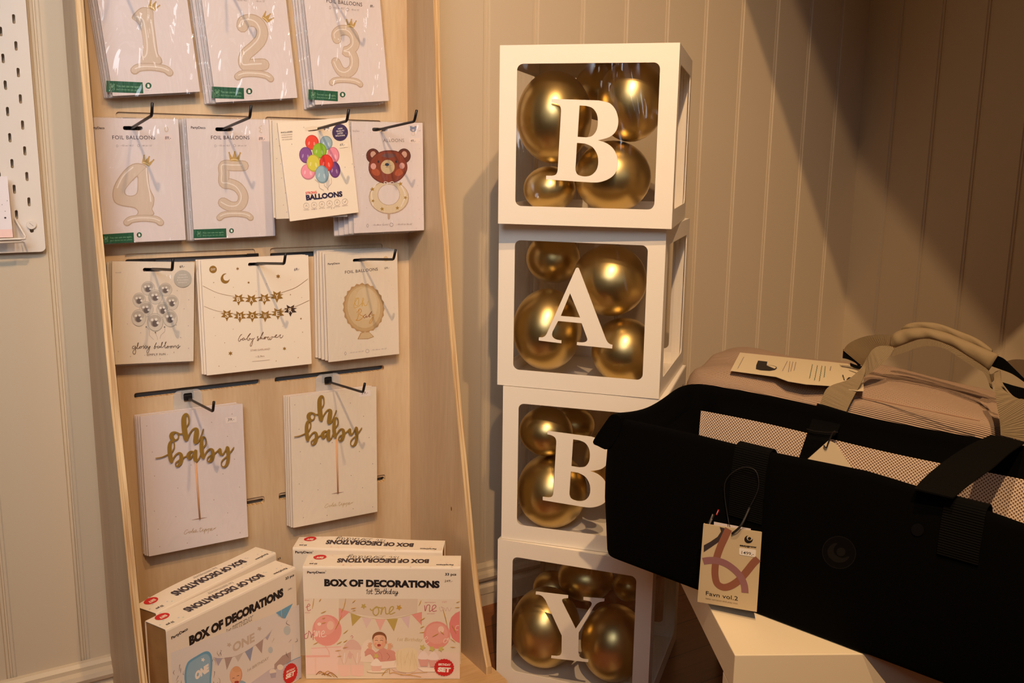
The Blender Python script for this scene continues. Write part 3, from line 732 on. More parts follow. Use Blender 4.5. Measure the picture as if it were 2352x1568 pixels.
s.text('PartyDeco', (940, 326), (1010, 326), 20, GREYL, .01)
s.ell(1313, 1000, 207, 172, BG1, .05); s.ell(1313, 998, 198, 163, ink(226, 208, 176)); s.ell(1312, 972, 116, 110, BG1); s.ell(1312, 972, 110, 105, PAPER)
s.stroke([(1180, 860), (1135, 950), (1150, 1080)], 12, BG3); s.stroke([(1440, 880), (1480, 980), (1440, 1090)], 12, BG3)
BR1, BR2, BR3 = ink(112, 52, 40), ink(142, 68, 48), ink(182, 92, 62)
for x, rx in ((1148, 1), (1468, -1)): s.ell(x, 572, 70, 76, ink(92, 58, 52)); s.ell(x, 574, 60, 64, BR1); s.ell(x + 3, 558, 28, 34, ink(212, 170, 152))
face = [(1170, 560), (1240, 525), (1310, 515), (1390, 522), (1450, 560), (1495, 640), (1500, 720), (1450, 800), (1380, 845), (1300, 860), (1220, 845), (1145, 795), (1105, 720), (1115, 630)]
s.fill(face, BR1, smooth=3); s.fill([(1305 + (x - 1305) * .95, 690 + (y - 690) * .94) for x, y in face], BR2, smooth=3)
s.ell(1178, 740, 46, 34, BR3, .6); s.ell(1420, 740, 52, 34, BR3, -.6); s.ell(1310, 570, 70, 22, ink(120, 84, 84))
s.ell(1153, 680, 28, 32, ink(226, 170, 160)); s.ell(1447, 675, 28, 32, ink(226, 170, 160))
s.ell(1300, 686, 72, 73, ink(214, 190, 150)); s.ell(1293, 662, 22, 16, ink(50, 60, 84)); s.ell(1204, 633, 9, 14, ink(50, 40, 50)); s.ell(1386, 633, 9, 14, ink(50, 40, 50))
s.stroke([(1293, 675), (1293, 686), (1280, 690)], 3, INKD); s.stroke([(1293, 686), (1306, 690)], 3, INKD)
for x in (1255, 1268, 1325, 1338): s.ell(x, 672, 3, 3, INKD, n=8)
s.stroke([(1310, 852), (1275, 838), (1262, 848), (1275, 858), (1310, 852), (1345, 838), (1362, 848), (1348, 858), (1310, 852)], 6, WHT); s.stroke([(1310, 852), (1290, 866)], 5, WHT)
for x, y, r in ((1430, 860, 26), (1142, 915, 24), (1148, 1035, 20), (1482, 1002, 22), (1242, 1118, 24), (1400, 1108, 22)): s.fill(star(x, y, r, .4, 5, random.random()), ink(176, 138, 60))
s.fill([(1298, 1165), (1326, 1165), (1322, 1220), (1310, 1230), (1300, 1215)], BG1)
s.text(': ~55 x 88 cm / 22 x 34,5"', (1140, 1290), (1310, 1286), 15, GREY); s.text(': ~50 x 67 cm / 20 x 26"', (1390, 1284), (1550, 1280), 15, GREY); s.ring(1338, 1280, 18, 18, 3, GREY); s.ring(1092, 1290, 9, 16, 3, GREY)
for i in range(40):
    x, y = random.uniform(960, 1680), random.uniform(260, 1330)
    if not (1090 < x < 1530 and 480 < y < 1240): s.ell(x, y, 3, 3, GREYL, n=6)
s.build('printed_design', o)

# silver glossy balloons
o, s, w, h = card('balloon_card', [(256, 599), (447, 603), (444, 828), (260, 838)], YF, 'card with a bunch of silver balloons and cursive writing, third row left', 'balloon package', 'glossy balloon cards', mats=(PAPERW, PAPERW), n_back=3, hole=H[8], fan=(-.003, -.0015), back_label='card stacked behind the silver glossy balloons card', edge=1)
s.crop(260, 620, 7.125)
SV1, SV2, SV3, SV4 = ink(196, 184, 168), ink(222, 212, 196), ink(112, 100, 96), ink(242, 236, 226)
for x, y, rx, ry in ((570, 300, 115, 118), (855, 320, 110, 112), (690, 440, 118, 122), (425, 490, 110, 122), (965, 530, 105, 125), (540, 640, 118, 130), (815, 650, 110, 130), (415, 780, 120, 140), (930, 790, 120, 140), (685, 850, 130, 150)):
    s.ell(x, y, rx, ry, SV1, -.1); s.ell(x, y, rx * .93, ry * .93, SV2, -.1); s.ell(x - 4, y - ry * .3, rx * .8, ry * .5, SV1)
    s.ell(x - rx * .05, y + ry * .12, rx * .5, ry * .42, ink(160, 148, 138)); s.ell(x, y + ry * .16, rx * .36, ry * .34, SV3)
    for dx, dy in ((-.38, -.25), (.12, -.3), (.33, .08)): s.ell(x + dx * rx, y + dy * ry, rx * .17, ry * .15, SV4)
for st in ([(688, 1030), (715, 1090), (722, 1140)], [(545, 935), (590, 980), (590, 1060), (660, 1135)], [(838, 935), (840, 1000), (780, 1060), (765, 1120)]): s.stroke(st, 3, GREY)
for x, y in ((688, 1020), (538, 930), (838, 930)): s.fill([(x - 14, y + 6), (x + 14, y + 6), (x, y - 16)], ink(90, 76, 70))
IN2 = ink(72, 56, 56)
s.stroke([(350, 1238), (320, 1245), (310, 1272), (335, 1285), (358, 1255), (365, 1238), (362, 1290), (368, 1335), (350, 1372), (325, 1360), (325, 1320), (365, 1285), (400, 1235), (412, 1188), (398, 1200), (388, 1265), (402, 1284), (428, 1262), (446, 1243), (425, 1262), (440, 1280), (460, 1260), (452, 1245), (478, 1250), (492, 1232), (502, 1262), (486, 1282), (510, 1262), (532, 1232), (543, 1262), (525, 1284), (552, 1250), (563, 1240), (560, 1268), (580, 1265), (602, 1240), (585, 1300), (572, 1345), (552, 1352), (548, 1320), (585, 1275), (606, 1252)], 5.5, IN2, smooth=4)
s.stroke([(665, 1268), (705, 1190), (698, 1195), (668, 1260), (670, 1284), (690, 1270), (682, 1248), (712, 1250), (742, 1235), (716, 1256), (733, 1276), (756, 1240), (762, 1266), (790, 1222), (806, 1176), (792, 1190), (784, 1262), (812, 1255), (845, 1215), (864, 1172), (850, 1186), (842, 1262), (866, 1266), (886, 1240), (903, 1255), (886, 1274), (870, 1260), (896, 1246), (930, 1246), (950, 1238), (958, 1258), (936, 1272), (930, 1250), (958, 1244), (978, 1238), (983, 1264), (1002, 1238), (1020, 1234), (1024, 1262), (1050, 1234), (1066, 1220), (1072, 1250), (1060, 1276), (1046, 1270), (1098, 1240)], 5.5, IN2, smooth=4)
s.text('- SIMPLY FUN -', (508, 1402), (892, 1386), 34, IN2, .0, space=1.15)
s.ell(1135, 140, 148, 142, ink(196, 190, 178))
for i, tt in enumerate(('HIGH', 'QUALITY', '& GLOSSY', 'EFFECT')): s.text(tt, (1135 - (55, 85, 95, 70)[i], 88 + i * 42), (1135 + (55, 85, 95, 70)[i], 84 + i * 42), 20, WHT)
s.text('INCLUDES:', (35, 50), (130, 46), 16, GREY)
s.text('69,-', (1085, -40), (1165, -48), 38, INKD, 0, .1)
for x, y in ((1045, 335), (1232, 485), (1158, 633), (1028, 895), (1225, 910), (448, 1025), (1100, 1100), (80, 1330), (280, 1410), (765, 1448), (1230, 1278), (990, 1342), (230, 878)): s.ell(x, y, 6, 6, GREY, n=8)
s.build('printed_design', o)

# star garland
o, s, w, h = card('garland_card', [(460, 598), (707, 586), (717, 835), (476, 862)], YF, 'wide card with gold stars spelling baby shower, third row middle', 'garland package', 'star garland cards', mats=(PAPERW, PAPERW), n_back=2, hole=H[9], fan=(-.0028, .0004), back_label='garland card stacked behind the star garland card', sleeve=False, hw=.017)
GS = GOLDPR
s.crop(230, 560, 4.61)
s.ell(1195, 270, 40, 40, GS); s.text('DIY', (1175, 282), (1222, 278), 22, PAPERW, .01)
moon = [(1340 + 0, 312)] ; 
s.fill([(1338, 312), (1300, 320), (1276, 360), (1285, 400), (1320, 420), (1355, 408), (1372, 372), (1350, 388), (1318, 385), (1303, 360), (1310, 332)], GS, smooth=3)
for x, y, r in ((1455, 262, 20), (1380, 1158, 28)): s.fill(star(x, y, r, .42, 6 if x < 1400 else 6), GS)
for x, y, r in ((1202, 408, 7), (1570, 408, 12), (1411, 458, 4), (1210, 565, 5), (1205, 778, 5), (1408, 902, 5), (1220, 970, 5), (1318, 1046, 6), (1258, 1293, 7), (1434, 1298, 5), (1650, 500, 4)): s.fill(star(x, y, r, .5, 6), GS)
s.stroke([(1088, 443), (1160, 480), (1250, 520), (1400, 552), (1530, 570), (1700, 566)], 3, GS); s.stroke([(1100, 660), (1190, 695), (1280, 718), (1410, 738), (1560, 742), (1700, 734)], 3, GS)
def bunt(cx, cy, r, ch, c2=GS, rot=0):
    s.fill([(cx - r * 1.0, cy - r * .28), (cx + r * 1.0, cy - r * .32), (cx, cy + r * .2)], c2); s.fill(star(cx, cy, r, .46, 5, rot), c2); s.text(ch, (cx - r * .26, cy + r * .38), (cx + r * .28, cy + r * .32), r * .68, PAPERW, .015)
for cx, cy, r, ch in ((1465, 585, 68, 'B'), (1600, 590, 68, 'A'), (1342, 752, 68, 'S'), (1478, 765, 68, 'H'), (1610, 762, 68, 'O')): bunt(cx, cy, r, ch)
s.crop(560, 540, 4.355)
for cx, cy, r, ch in ((205, 635, 64, 'B'), (330, 610, 66, 'Y'), (213, 805, 64, 'W'), (340, 780, 66, 'E')): bunt(cx, cy, r, ch)
bunt(465, 748, 66, 'R', ink(64, 44, 32))
s.stroke([(130, 625), (260, 620), (400, 565), (520, 520), (640, 435)], 3, GS); s.stroke([(130, 798), (280, 790), (400, 745), (520, 710), (652, 650)], 3, GS)
for x, y, r in ((342, 410, 24), (405, 1132, 20), (465, 593, 7), (570, 833, 11), (577, 622, 5), (586, 968, 6), (542, 1222, 7), (322, 1255, 6), (47, 472, 12), (468, 445, 4), (227, 484, 5), (388, 910, 4), (505, 1065, 4)): s.fill(star(x, y, r, .45, 6), GS)
s.text('69,-', (502, 355), (552, 346), 26, INKD, 0, .15)
s.crop(520, 740, 14.7)
for st in ([(515, 400), (465, 440), (410, 540), (402, 600), (430, 636), (470, 600), (465, 565), (500, 575), (560, 530), (600, 520), (545, 545), (535, 588), (575, 590), (608, 548), (618, 570), (645, 572), (700, 520), (805, 378), (785, 385), (715, 480), (698, 560), (730, 606), (770, 585), (765, 540), (800, 540), (838, 576), (872, 540), (890, 560), (880, 650), (852, 770), (820, 800), (798, 780), (820, 710), (880, 600), (945, 520)],
           [(1030, 490), (1068, 470), (1040, 520), (1095, 560), (1060, 612), (1030, 592), (1100, 555), (1150, 490), (1240, 340), (1215, 350), (1160, 480), (1145, 565), (1180, 512), (1200, 548), (1262, 545), (1312, 490), (1270, 508), (1270, 550), (1318, 540), (1325, 492), (1380, 500), (1420, 480), (1390, 540), (1412, 580), (1450, 560), (1472, 500), (1460, 560), (1490, 580), (1530, 530), (1520, 482), (1600, 490), (1690, 440), (1690, 410), (1640, 450), (1660, 500), (1730, 492), (1790, 430), (1832, 415), (1800, 480), (1830, 522), (1880, 490), (1908, 438)]):
    s.stroke(st, 15, ink(120, 84, 52), smooth=4)
s.text('STAR GARLAND', (810, 975), (1465, 915), 62, ink(176, 148, 124)); s.text('~2,9m', (975, 1185), (1275, 1160), 60, ink(160, 130, 104)); s.stroke([(865, 1318), (1450, 1262)], 8, ink(150, 124, 100), smooth=0)
s.build('printed_design', o)

# oval oh baby
o, s, w, h = card('balloon_pack', [(742.5, 583.6), (908, 574), (921, 812), (758, 831)], YF, 'foil balloon pack printed with an oval oh baby balloon, third row right', 'balloon package', 'oval foil balloon packs', mats=(PAPERW, PAPERW), n_back=4, hole=H[10], fan=(-.0032, .0012), fanrot=-.006, back_label='foil balloon pack stacked behind the oval oh baby pack', sleeve=True)
s.crop(560, 540, 4.355)
s.text('PartyDeco', (840, 297), (960, 287), 18, INKD, .02); s.text('FOIL BALLOONS', (1012, 385), (1340, 352), 30, INKD, .004, space=1.08)
s.ell(1420, 235, 22, 28, ink(222, 196, 150)); s.text('59,-', (1408, 340), (1456, 332), 20, INKD, 0, .1)
s.text(': ~50 x 61 cm / 20 x 24"', (1050, 1182), (1200, 1164), 12, GREY); s.text(': ~45 x 58 cm / 18 x 23"', (1270, 1154), (1430, 1138), 12, GREY); s.ring(1235, 1158, 17, 17, 3, GREY); s.ring(1016, 1182, 8, 16, 3, GREY)
s.crop(780, 640, 9.8)
ov = []
for i in range(46):
    a = 2 * math.pi * i / 46; r = 1.0 + (.025 if i % 2 else -.02) + .01 * math.sin(i * 3.1); c, n_ = math.cos(-.12), math.sin(-.12)
    X, Y = 458 * r * math.cos(a), 550 * r * math.sin(a); ov.append((540 + X * c - Y * n_, 655 + X * n_ + Y * c))
s.fill(ov, ink(190, 152, 104)); s.ell(545, 660, 425, 522, ink(204, 172, 126), -.12); s.ell(545, 640, 370, 470, ink(218, 192, 150), -.12); s.ell(600, 560, 250, 360, ink(224, 202, 164), -.12)
s.fill([(470, 1215), (660, 1190), (775, 1305), (640, 1355), (400, 1362)], ink(190, 152, 104)); s.fill([(490, 1222), (655, 1200), (750, 1300), (640, 1340), (425, 1350)], ink(216, 190, 148))
G2 = ink(206, 150, 60)
s.stroke([(420, 430), (360, 450), (345, 560), (400, 610), (430, 500), (415, 430), (330, 560), (325, 650), (390, 640), (470, 580), (540, 470), (520, 440), (500, 620), (530, 530), (560, 600), (610, 590), (645, 500)], 14, ink(214, 172, 84)); 
s.stroke([(440, 700), (400, 900), (360, 930), (450, 930), (525, 850), (450, 800), (490, 720), (450, 675), (390, 760)], 15, G2)
s.stroke([(590, 800), (535, 840), (560, 885), (600, 830), (600, 870), (640, 840), (700, 760), (720, 740), (660, 850), (690, 850)], 15, ink(150, 96, 60)); s.stroke([(720, 780), (735, 830), (775, 800), (740, 920), (690, 1000), (670, 980), (740, 860)], 15, G2)
s.crop(560, 540, 4.355)
for i in range(60):
    x, y = random.uniform(840, 1540), random.uniform(420, 1220)
    if not (980 < x < 1420 and 460 < y < 1060): s.ell(x, y, 2.5, 2.5, ink(200, 178, 158), n=6)
s.build('printed_design', o)

# cake toppers
def brush(rows):
    return rows
OH = [[(600, 660, 25), (540, 635, 32), (470, 670, 85), (445, 740, 95), (490, 810, 70), (560, 820, 30), (610, 770, 24), (612, 700, 24), (560, 645, 25)],
      [(590, 645, 24), (660, 678, 24), (740, 655, 24)],
      [(815, 500, 24), (860, 420, 24), (862, 300, 28), (830, 220, 44), (780, 215, 66), (745, 300, 102), (745, 450, 110), (768, 650, 115), (795, 780, 112), (800, 808, 90)],
      [(840, 770, 24), (880, 680, 26), (940, 590, 28), (1000, 548, 36), (1050, 580, 88), (1042, 700, 110), (1020, 850, 100), (1020, 885, 76)],
      [(1060, 890, 36), (1110, 830, 26), (1160, 720, 24), (1215, 565, 22)],
      [(70, 1260, 16), (200, 1240, 20), (300, 1200, 20), (380, 1162, 24)],
      [(460, 1110, 22), (510, 1010, 24), (510, 900, 26), (470, 855, 34), (425, 880, 64), (400, 980, 84), (408, 1150, 92), (432, 1290, 90), (442, 1335, 75)],
      [(470, 1300, 24), (540, 1190, 28), (615, 1135, 36), (665, 1160, 66), (685, 1250, 82), (660, 1370, 80), (600, 1450, 42), (550, 1435, 24), (552, 1370, 24), (640, 1300, 22)],
      [(720, 1252, 24), (790, 1218, 24), (840, 1180, 30)], [(965, 1105, 28), (905, 1105, 46), (855, 1180, 88), (870, 1260, 76), (930, 1230, 28), (985, 1120, 24)],
      [(1025, 1090, 74), (1012, 1180, 88), (1020, 1290, 90), (1035, 1325, 64)], [(1055, 1320, 30), (1105, 1270, 24), (1150, 1160, 24)],
      [(1215, 1000, 22), (1270, 920, 24), (1268, 800, 26), (1220, 752, 34), (1178, 800, 62), (1165, 950, 86), (1175, 1100, 90), (1200, 1220, 86), (1208, 1245, 64)],
      [(1240, 1200, 24), (1300, 1090, 28), (1370, 1040, 36), (1425, 1070, 68), (1440, 1180, 82), (1402, 1300, 78), (1345, 1345, 38), (1305, 1318, 24), (1322, 1240, 22), (1390, 1190, 20)],
      [(1460, 1158, 24), (1540, 1095, 24), (1612, 1040, 44), (1610, 1110, 76), (1630, 1160, 64), (1680, 1165, 30), (1740, 1070, 26), (1785, 1000, 60), (1800, 1080, 82), (1808, 1250, 72), (1780, 1390, 66), (1710, 1470, 34), (1645, 1430, 22), (1660, 1320, 22), (1775, 1215, 22)],
      [(1815, 1160, 24), (1880, 1090, 22), (1940, 1000, 18)]]
WOODS = mat('thin_wooden_stick', rgb(214, 160, 112), .6)
def topper(quad, du, label, Hk, crop, stick, slit, dots, price, hook, tl, back):
    o, s, w, h = card('cake_topper_card', quad, YF, label, 'cake topper card', 'cake topper cards', mats=(PAPER if du == 0 else PAPERW,) * 2, n_back=3, fan=(-.0022, -.0005), back_label=back, sleeve=True, gap=.0064)
    # lettering is traced on the left card and set at the same height on the right one
    if du == 0:
        s.crop(350, 930, 10.455); tp = []
        for st in OH: tp.append([s.p(q[0], q[1]) + (q[2] / s.sc * s.mpp,) for q in st])
        topper.tp = tp
    tp = [[(q[0] + du, q[1], q[2] * (1 if du == 0 else 1.0)) for q in st] for st in topper.tp]
    mb = MB()
    for st in tp:
        pts = cr(st, False, 6); N = len(pts); Lf, Rt = edges(pts); si = tp.index(st) * .00003
        f = mb.add([(x, -.0042 - si - .00002 * i / N, z) for i, p in enumerate(zip(Lf, Rt)) for x, z in p]); b = mb.add([(x, -.003, z) for p in zip(Lf, Rt) for x, z in p])
        for i in range(N - 1):
            q = 2 * i
            mb.face((f + q, f + q + 1, f + q + 3, f + q + 2), LEAD); mb.face((f + q, f + q + 2, b + q + 2, b + q), LEAD); mb.face((f + q + 1, b + q + 1, b + q + 3, f + q + 3), LEAD)
        for i in (0, N - 1):
            cc = ell(pts[i][0], pts[i][1], pts[i][2] / 2, pts[i][2] / 2, 0, 12); mb.prism([cc], (0, -.0042 - si + .00001, 0), (1, 0, 0), (0, 0, 1), (0, -1, 0), .0012, LEAD)
    t = empty('cake_topper', (0, 0, 0)); t.location = (Mo := mloc(o.location, o.rotation_euler)).translation; t.rotation_euler = o.rotation_euler
    tag(t, tl, 'cake topper', 'gold cake toppers')
    mb.build('gold_lettering', t)
    s.crop(*crop); a, b = s.p(*stick[0]), s.p(*stick[1]); mb = MB(); mb.tube([(a[0], -.0022, a[1]), (b[0], -.0022, b[1])], .0016, WOODS, 8); mb.build('stick', t, smooth=True)
    s.stroke([(slit[0][0], slit[0][1], 2), ((slit[0][0] + slit[1][0]) / 2, (slit[0][1] + slit[1][1]) / 2, 9), (slit[1][0], slit[1][1], 2)], 0, ink(170, 140, 120))
    for x, y in dots: s.ell(x, y, 3.2, 3.2, ink(150, 118, 90), n=8)
    x, y = price; s.fill([(x - 20, y - 28), (x + 68, y - 36), (x + 72, y + 8), (x - 16, y + 18)], ink(244, 232, 226)); s.text('39,-', (x, y), (x + 50, y - 6), 22, INKD, .0, .1)
    return o, s
o, s = topper([(321, 957), (554, 927), (573, 1232), (343, 1277)], 0, 'white card holding a gold oh baby topper, bottom left of the stand', 0, (280, 840, 3.409), ((574, 745), (608, 1195)), ((548, 1206), (665, 1186)),
           [(194, 470), (702, 441), (862, 376), (826, 551), (238, 674), (881, 730), (255, 862), (437, 956), (791, 845), (920, 948), (254, 1136), (422, 1180), (720, 1048), (828, 1150), (284, 1277), (744, 1325), (925, 1305), (296, 1414), (511, 1386), (541, 775)], (828, 432), None, 'gold oh baby lettering on a thin wooden stick, on the lower left card', 'white topper card stacked behind the lower left card')
def cake(s, x, y, k, sl, m):
    P = lambda l: [(x + a * k, y + b * k + sl * a * k) for a, b in l]
    s.stroke(P([(42, 5), (25, 0), (5, 20), (0, 38), (15, 44), (35, 30), (50, 25), (58, 15), (50, 32), (60, 38), (72, 18), (75, 35), (92, 5), (100, -8), (90, 20), (92, 40), (110, 20), (98, 28), (112, 40), (130, 20), (122, 12), (120, 34), (145, 34)]), 3.4 * k, m, smooth=4)
    s.stroke(P([(175, -8), (165, 30), (175, 40), (190, 25), (205, 15), (195, 30), (208, 38), (225, 15), (212, 65), (222, 25), (240, 20), (232, 40), (262, 15), (250, 66), (262, 25), (280, 22), (272, 42), (296, 22), (286, 18), (290, 42), (315, 26), (318, 18), (322, 30), (335, 14)]), 3.4 * k, m, smooth=4); s.stroke(P([(160, 6), (190, 2)]), 3 * k, m, smooth=0)
cake(s, 487, 1285, .74, -.13, ink(176, 140, 84)); s.build('printed_design', o)
o, s = topper([(662, 912), (860, 888), (871, 1174), (677, 1211)], -.0145, 'white card holding a gold oh baby topper, bottom right of the stand', 0, (600, 820, 3.409), ((586, 640), (598, 1062)), ((550, 1070), (645, 1055)),
           [(263, 373), (697, 359), (801, 462), (296, 564), (844, 629), (306, 740), (768, 738), (463, 833), (872, 834), (704, 926), (297, 992), (444, 1038), (793, 1021), (321, 1126), (719, 1186), (872, 1171), (329, 1255), (515, 1238), (555, 668)], (784, 292), None, 'gold oh baby lettering on a thin wooden stick, on the lower right card', 'white topper card stacked behind the lower right card')
cake(s, 498, 1150, .66, -.13, ink(190, 160, 100)); s.build('printed_design', o)
# clear tabs hanging behind the two low hooks
for k, lab in ((11, 'clear plastic hang tab behind the lower left cake topper card'), (12, 'clear plastic hang tab behind the lower right cake topper card')):
    x, z = H[k]; t = empty('hang_tab', (x, -.0285, z - .02)); tag(t, lab, 'hang tab', 'clear hang tabs')
    mb = MB(); mb.prism([rrect(-.026, -.03, .026, .036, .011, 6), rrect(-.008, .013, .008, .030, .003, 3)], (0, 0, 0), (1, 0, 0), (0, 0, 1), (0, -1, 0), .0012, TAB); mb.build('tab_sheet', t)

# ------------------------------------------------------------------ stacked letter boxes with gold balloons
BW, BH = .307, .3062
def letter_loops(ch):
    if ch == 'B':
        o = cr([(870, 513), (950, 533), (995, 578), (1018, 640), (1020, 700), (1000, 758), (950, 800), (862, 825)], False, 5)[:-1] + cr([(862, 825), (930, 848), (985, 895), (1015, 965), (1015, 1040), (988, 1095), (935, 1133), (870, 1153), (810, 1155)], False, 5) \
            + [(457, 1131), (457, 1102)] + cr([(500, 1103), (530, 1095), (545, 1070), (549, 1030)], False, 4) + cr([(573, 610), (572, 575), (560, 550), (530, 535), (497, 530)], False, 4) + [(497, 500)]
        return [o, cr([(770, 555), (820, 573), (853, 618), (862, 680), (852, 745), (818, 790), (770, 802)], False, 5) + [(703, 798), (718, 552)],
                cr([(760, 850), (820, 878), (856, 935), (865, 1000), (850, 1058), (810, 1098), (755, 1108), (705, 1095), (688, 1065), (686, 1040)], False, 5) + [(698, 845)]]
    if ch == 'A':
        return [cr([(755, 434), (768, 428), (780, 434)], False, 3) + cr([(1005, 1025), (1022, 1062), (1042, 1082), (1069, 1092)], False, 4) + [(1066, 1122), (763, 1092), (765, 1068)] + cr([(800, 1071), (835, 1066), (853, 1048), (848, 1022)], False, 4) + [(805, 905), (603, 885)] + cr([(555, 978), (550, 1005), (560, 1030), (588, 1046), (631, 1053)], False, 4) + [(630, 1077), (437, 1053), (438, 1027)] + cr([(465, 1027), (490, 1015), (505, 995)], False, 4),
                [(706, 648), (792, 857), (625, 843)]]
    return [[(433, 545), (722, 580), (722, 603)] + cr([(690, 605), (669, 616), (670, 640)], False, 4) + [(790, 880)] + cr([(930, 672), (935, 648), (915, 630), (860, 620)], False, 4) + [(860, 595), (1050, 608), (1048, 632)] + cr([(1010, 637), (978, 655), (955, 682)], False, 4) + [(818, 915)] + cr([(814, 1090), (824, 1130), (850, 1150), (905, 1157)], False, 4) + [(903, 1180), (570, 1143), (572, 1123)] + cr([(620, 1127), (650, 1118), (664, 1090)], False, 4) + [(665, 940)] + cr([(518, 620), (492, 588), (462, 573), (431, 570)], False, 4)]
CROPS = {'B': (1120, 80, 3.408), 'A': (1120, 500, 3.734), 'Y': (1120, 1220, 3.92)}
LET = {}
boxes = []
def letter_box(ch, k, x, y, yaw, label, tilt=0.0):
    loc = (x, y, k * BH + .0004 * (k + 1)); o = empty('letter_box', loc, (0, 0, yaw)); tag(o, label, 'balloon box', 'white letter boxes')
    Mw = mloc(loc, (0, 0, yaw)); t = .0014; W = BW; Hh = BH - .0006; m_ = .031; r = .011
    win = lambda: [rrect(m_, m_ + .001, W - m_, Hh - m_, r, 7)]
    def panel(nm, O, e1, n, w=W):
        mb = MB(); mb.prism([[(0, 0), (w, 0), (w, Hh), (0, Hh)], rrect(m_, m_ + .001, w - m_, Hh - m_, r, 7)], O, e1, (0, 0, 1), n, t, WHITE)
        p = mb.build(nm, o)
        O2 = Vector(O) - Vector(n) * (t + .0004); mb = MB(); e1v = Vector(e1)
        mb.prism([[(m_ - .006, m_ - .006), (w - m_ + .006, m_ - .006), (w - m_ + .006, Hh - m_ + .006), (m_ - .006, Hh - m_ + .006)]], O2, e1, (0, 0, 1), n, 0, FILM)
        f = mb.build('window_film', p)
        return p
    fp = panel('front_panel', (0, 0, 0), (1, 0, 0), (0, -1, 0))
    panel('side_panel', (W, t, 0), (0, 1, 0), (1, 0, 0), W - 2 * t); panel('side_panel', (0, W - t, 0), (0, -1, 0), (-1, 0, 0), W - 2 * t); panel('back_panel', (W, W, 0), (-1, 0, 0), (0, 1, 0))
    mb = MB(); mb.box((t, t, 0), (W - t, W - t, t), WHITE); mb.build('bottom_panel', o)
    mb = MB(); mb.box((0, 0, Hh - t), (W, W, Hh), WHITE); mb.build('lid', o, bevel=.0008)
    s = Sheet(Mw, (0, -.001, 0), (1, 0, 0), (0, 0, 1), (0, -1, 0))
    if ch not in LET:
        s.crop(*CROPS[ch]); LET[ch] = [s.ps(l) for l in letter_loops(ch)]
    loops = LET[ch]
    if k == 1:   # lower B sits a little higher and further right in its window
        s.crop(1120, 870, 4.02); a = s.p(550, 482); b = s.p(540, 1125); c = loops[0]
        tl = c[-1]; bl = min(c, key=lambda q: q[0] + q[1]); sc = (a[1] - b[1]) / (tl[1] - bl[1])
        loops = [[((q[0] - tl[0]) * sc + a[0], (q[1] - tl[1]) * sc + a[1]) for q in l] for l in loops]
    mb = MB(); mb.prism(loops, (0, .0003, 0), (1, 0, 0), (0, 0, 1), (0, -1, 0), .0018, WHITE)
    mb.build('letter', o, label='white letter %s stuck on the window' % ch)
    boxes.append((o, Mw)); return o, Mw
# inside flaps of the top boxes
specs = [('Y', 0, -1.3652, -.3129, -.9058, 'white box with letter Y, bottom of the stack of four, gold balloons inside'),
         ('B', 1, -1.3586, -.3149, -.854, 'white box with letter B half hidden behind the black carrycot'),
         ('A', 2, -1.3647, -.3036, -.8706, 'white box with letter A, second from the top of the stack'),
         ('B', 3, -1.3900, -.3420, -.8080, 'white box with letter B, topmost of the stack of four')]
MW = {}
def mk_box(i):
    sp = specs[i]; o, M = letter_box(*sp); MW[i] = M; return o
bx = {}
for i in (3, 2, 1, 0): bx[i] = mk_box(i)

def balloon_base():
    mb = MB(); N = 28; K = 40; rings = []
    for i in range(1, N):
        a = math.pi * i / N; z = math.cos(a); r = math.sin(a)
        if z < 0: r *= 1 - .10 * z * z; z *= 1.06
        if z < -.93: r = max(r * .9, .05)
        rings.append([(r * math.cos(2 * math.pi * j / K), r * math.sin(2 * math.pi * j / K), z) for j in range(K)])
    rings += [[(q * math.cos(2 * math.pi * j / K), q * math.sin(2 * math.pi * j / K), z) for j in range(K)] for q, z in ((.045, -1.09), (.05, -1.11), (.085, -1.15), (.09, -1.17), (.05, -1.175))]
    mb.loft(rings, GOLD, capa=True, capb=True)
    return mb
base = None
def balloon(i, px, py, rx, ry, d, label, roll=0, tilt=.2):
    """centre at depth d inside box i; apparent half sizes in pixels"""
    global base
    M = MW[i]; R = M.to_3x3(); n = R @ Vector((0, 1, 0)); O = M @ Vector((0, d, 0))
    P = hit(px, py, O, n); mpp = (P - CAM).dot(TR @ Vector((0, 0, 1))) / F
    a, b = rx * mpp, ry * mpp; l = M.inverted() @ P
    g = a; hz_ = b; dp = (a + b) / 2
    l.x = min(max(l.x, g + .005), BW - g - .005); l.z = min(max(l.z, hz_ + .004), BH - hz_ - .004); l.y = min(max(l.y, dp + .005), BW - dp * 1.18 - .005)
    P = M @ l
    ob = empty('x', P) if False else None
    if base is None:
        o = balloon_base().build('balloon', smooth=True); base = o
    else:
        o = base.copy(); COL.objects.link(o)
    o.location = P; o.scale = (g, hz_, dp); o.rotation_euler = (math.pi / 2, 0, specs[i][4])
    tag(o, label, 'balloon', 'gold balloons in the letter boxes')
    return o
# top box
balloon(3, 1273, 270, 86, 104, .082, 'gold balloon upper left in the top letter box', .1, .0)
balloon(3, 1450, 232, 78, 92, .088, 'gold balloon upper right in the top letter box', -.1, .1)
balloon(3, 1407, 406, 88, 82, .090, 'gold balloon lower right behind the letter in the top box', .2, .1)
balloon(3, 1385, 210, 68, 66, .232, 'gold balloon at the back between the two upper ones in the top box')
balloon(3, 1262, 434, 60, 52, .105, 'shaded gold balloon in the lower left corner of the top box')
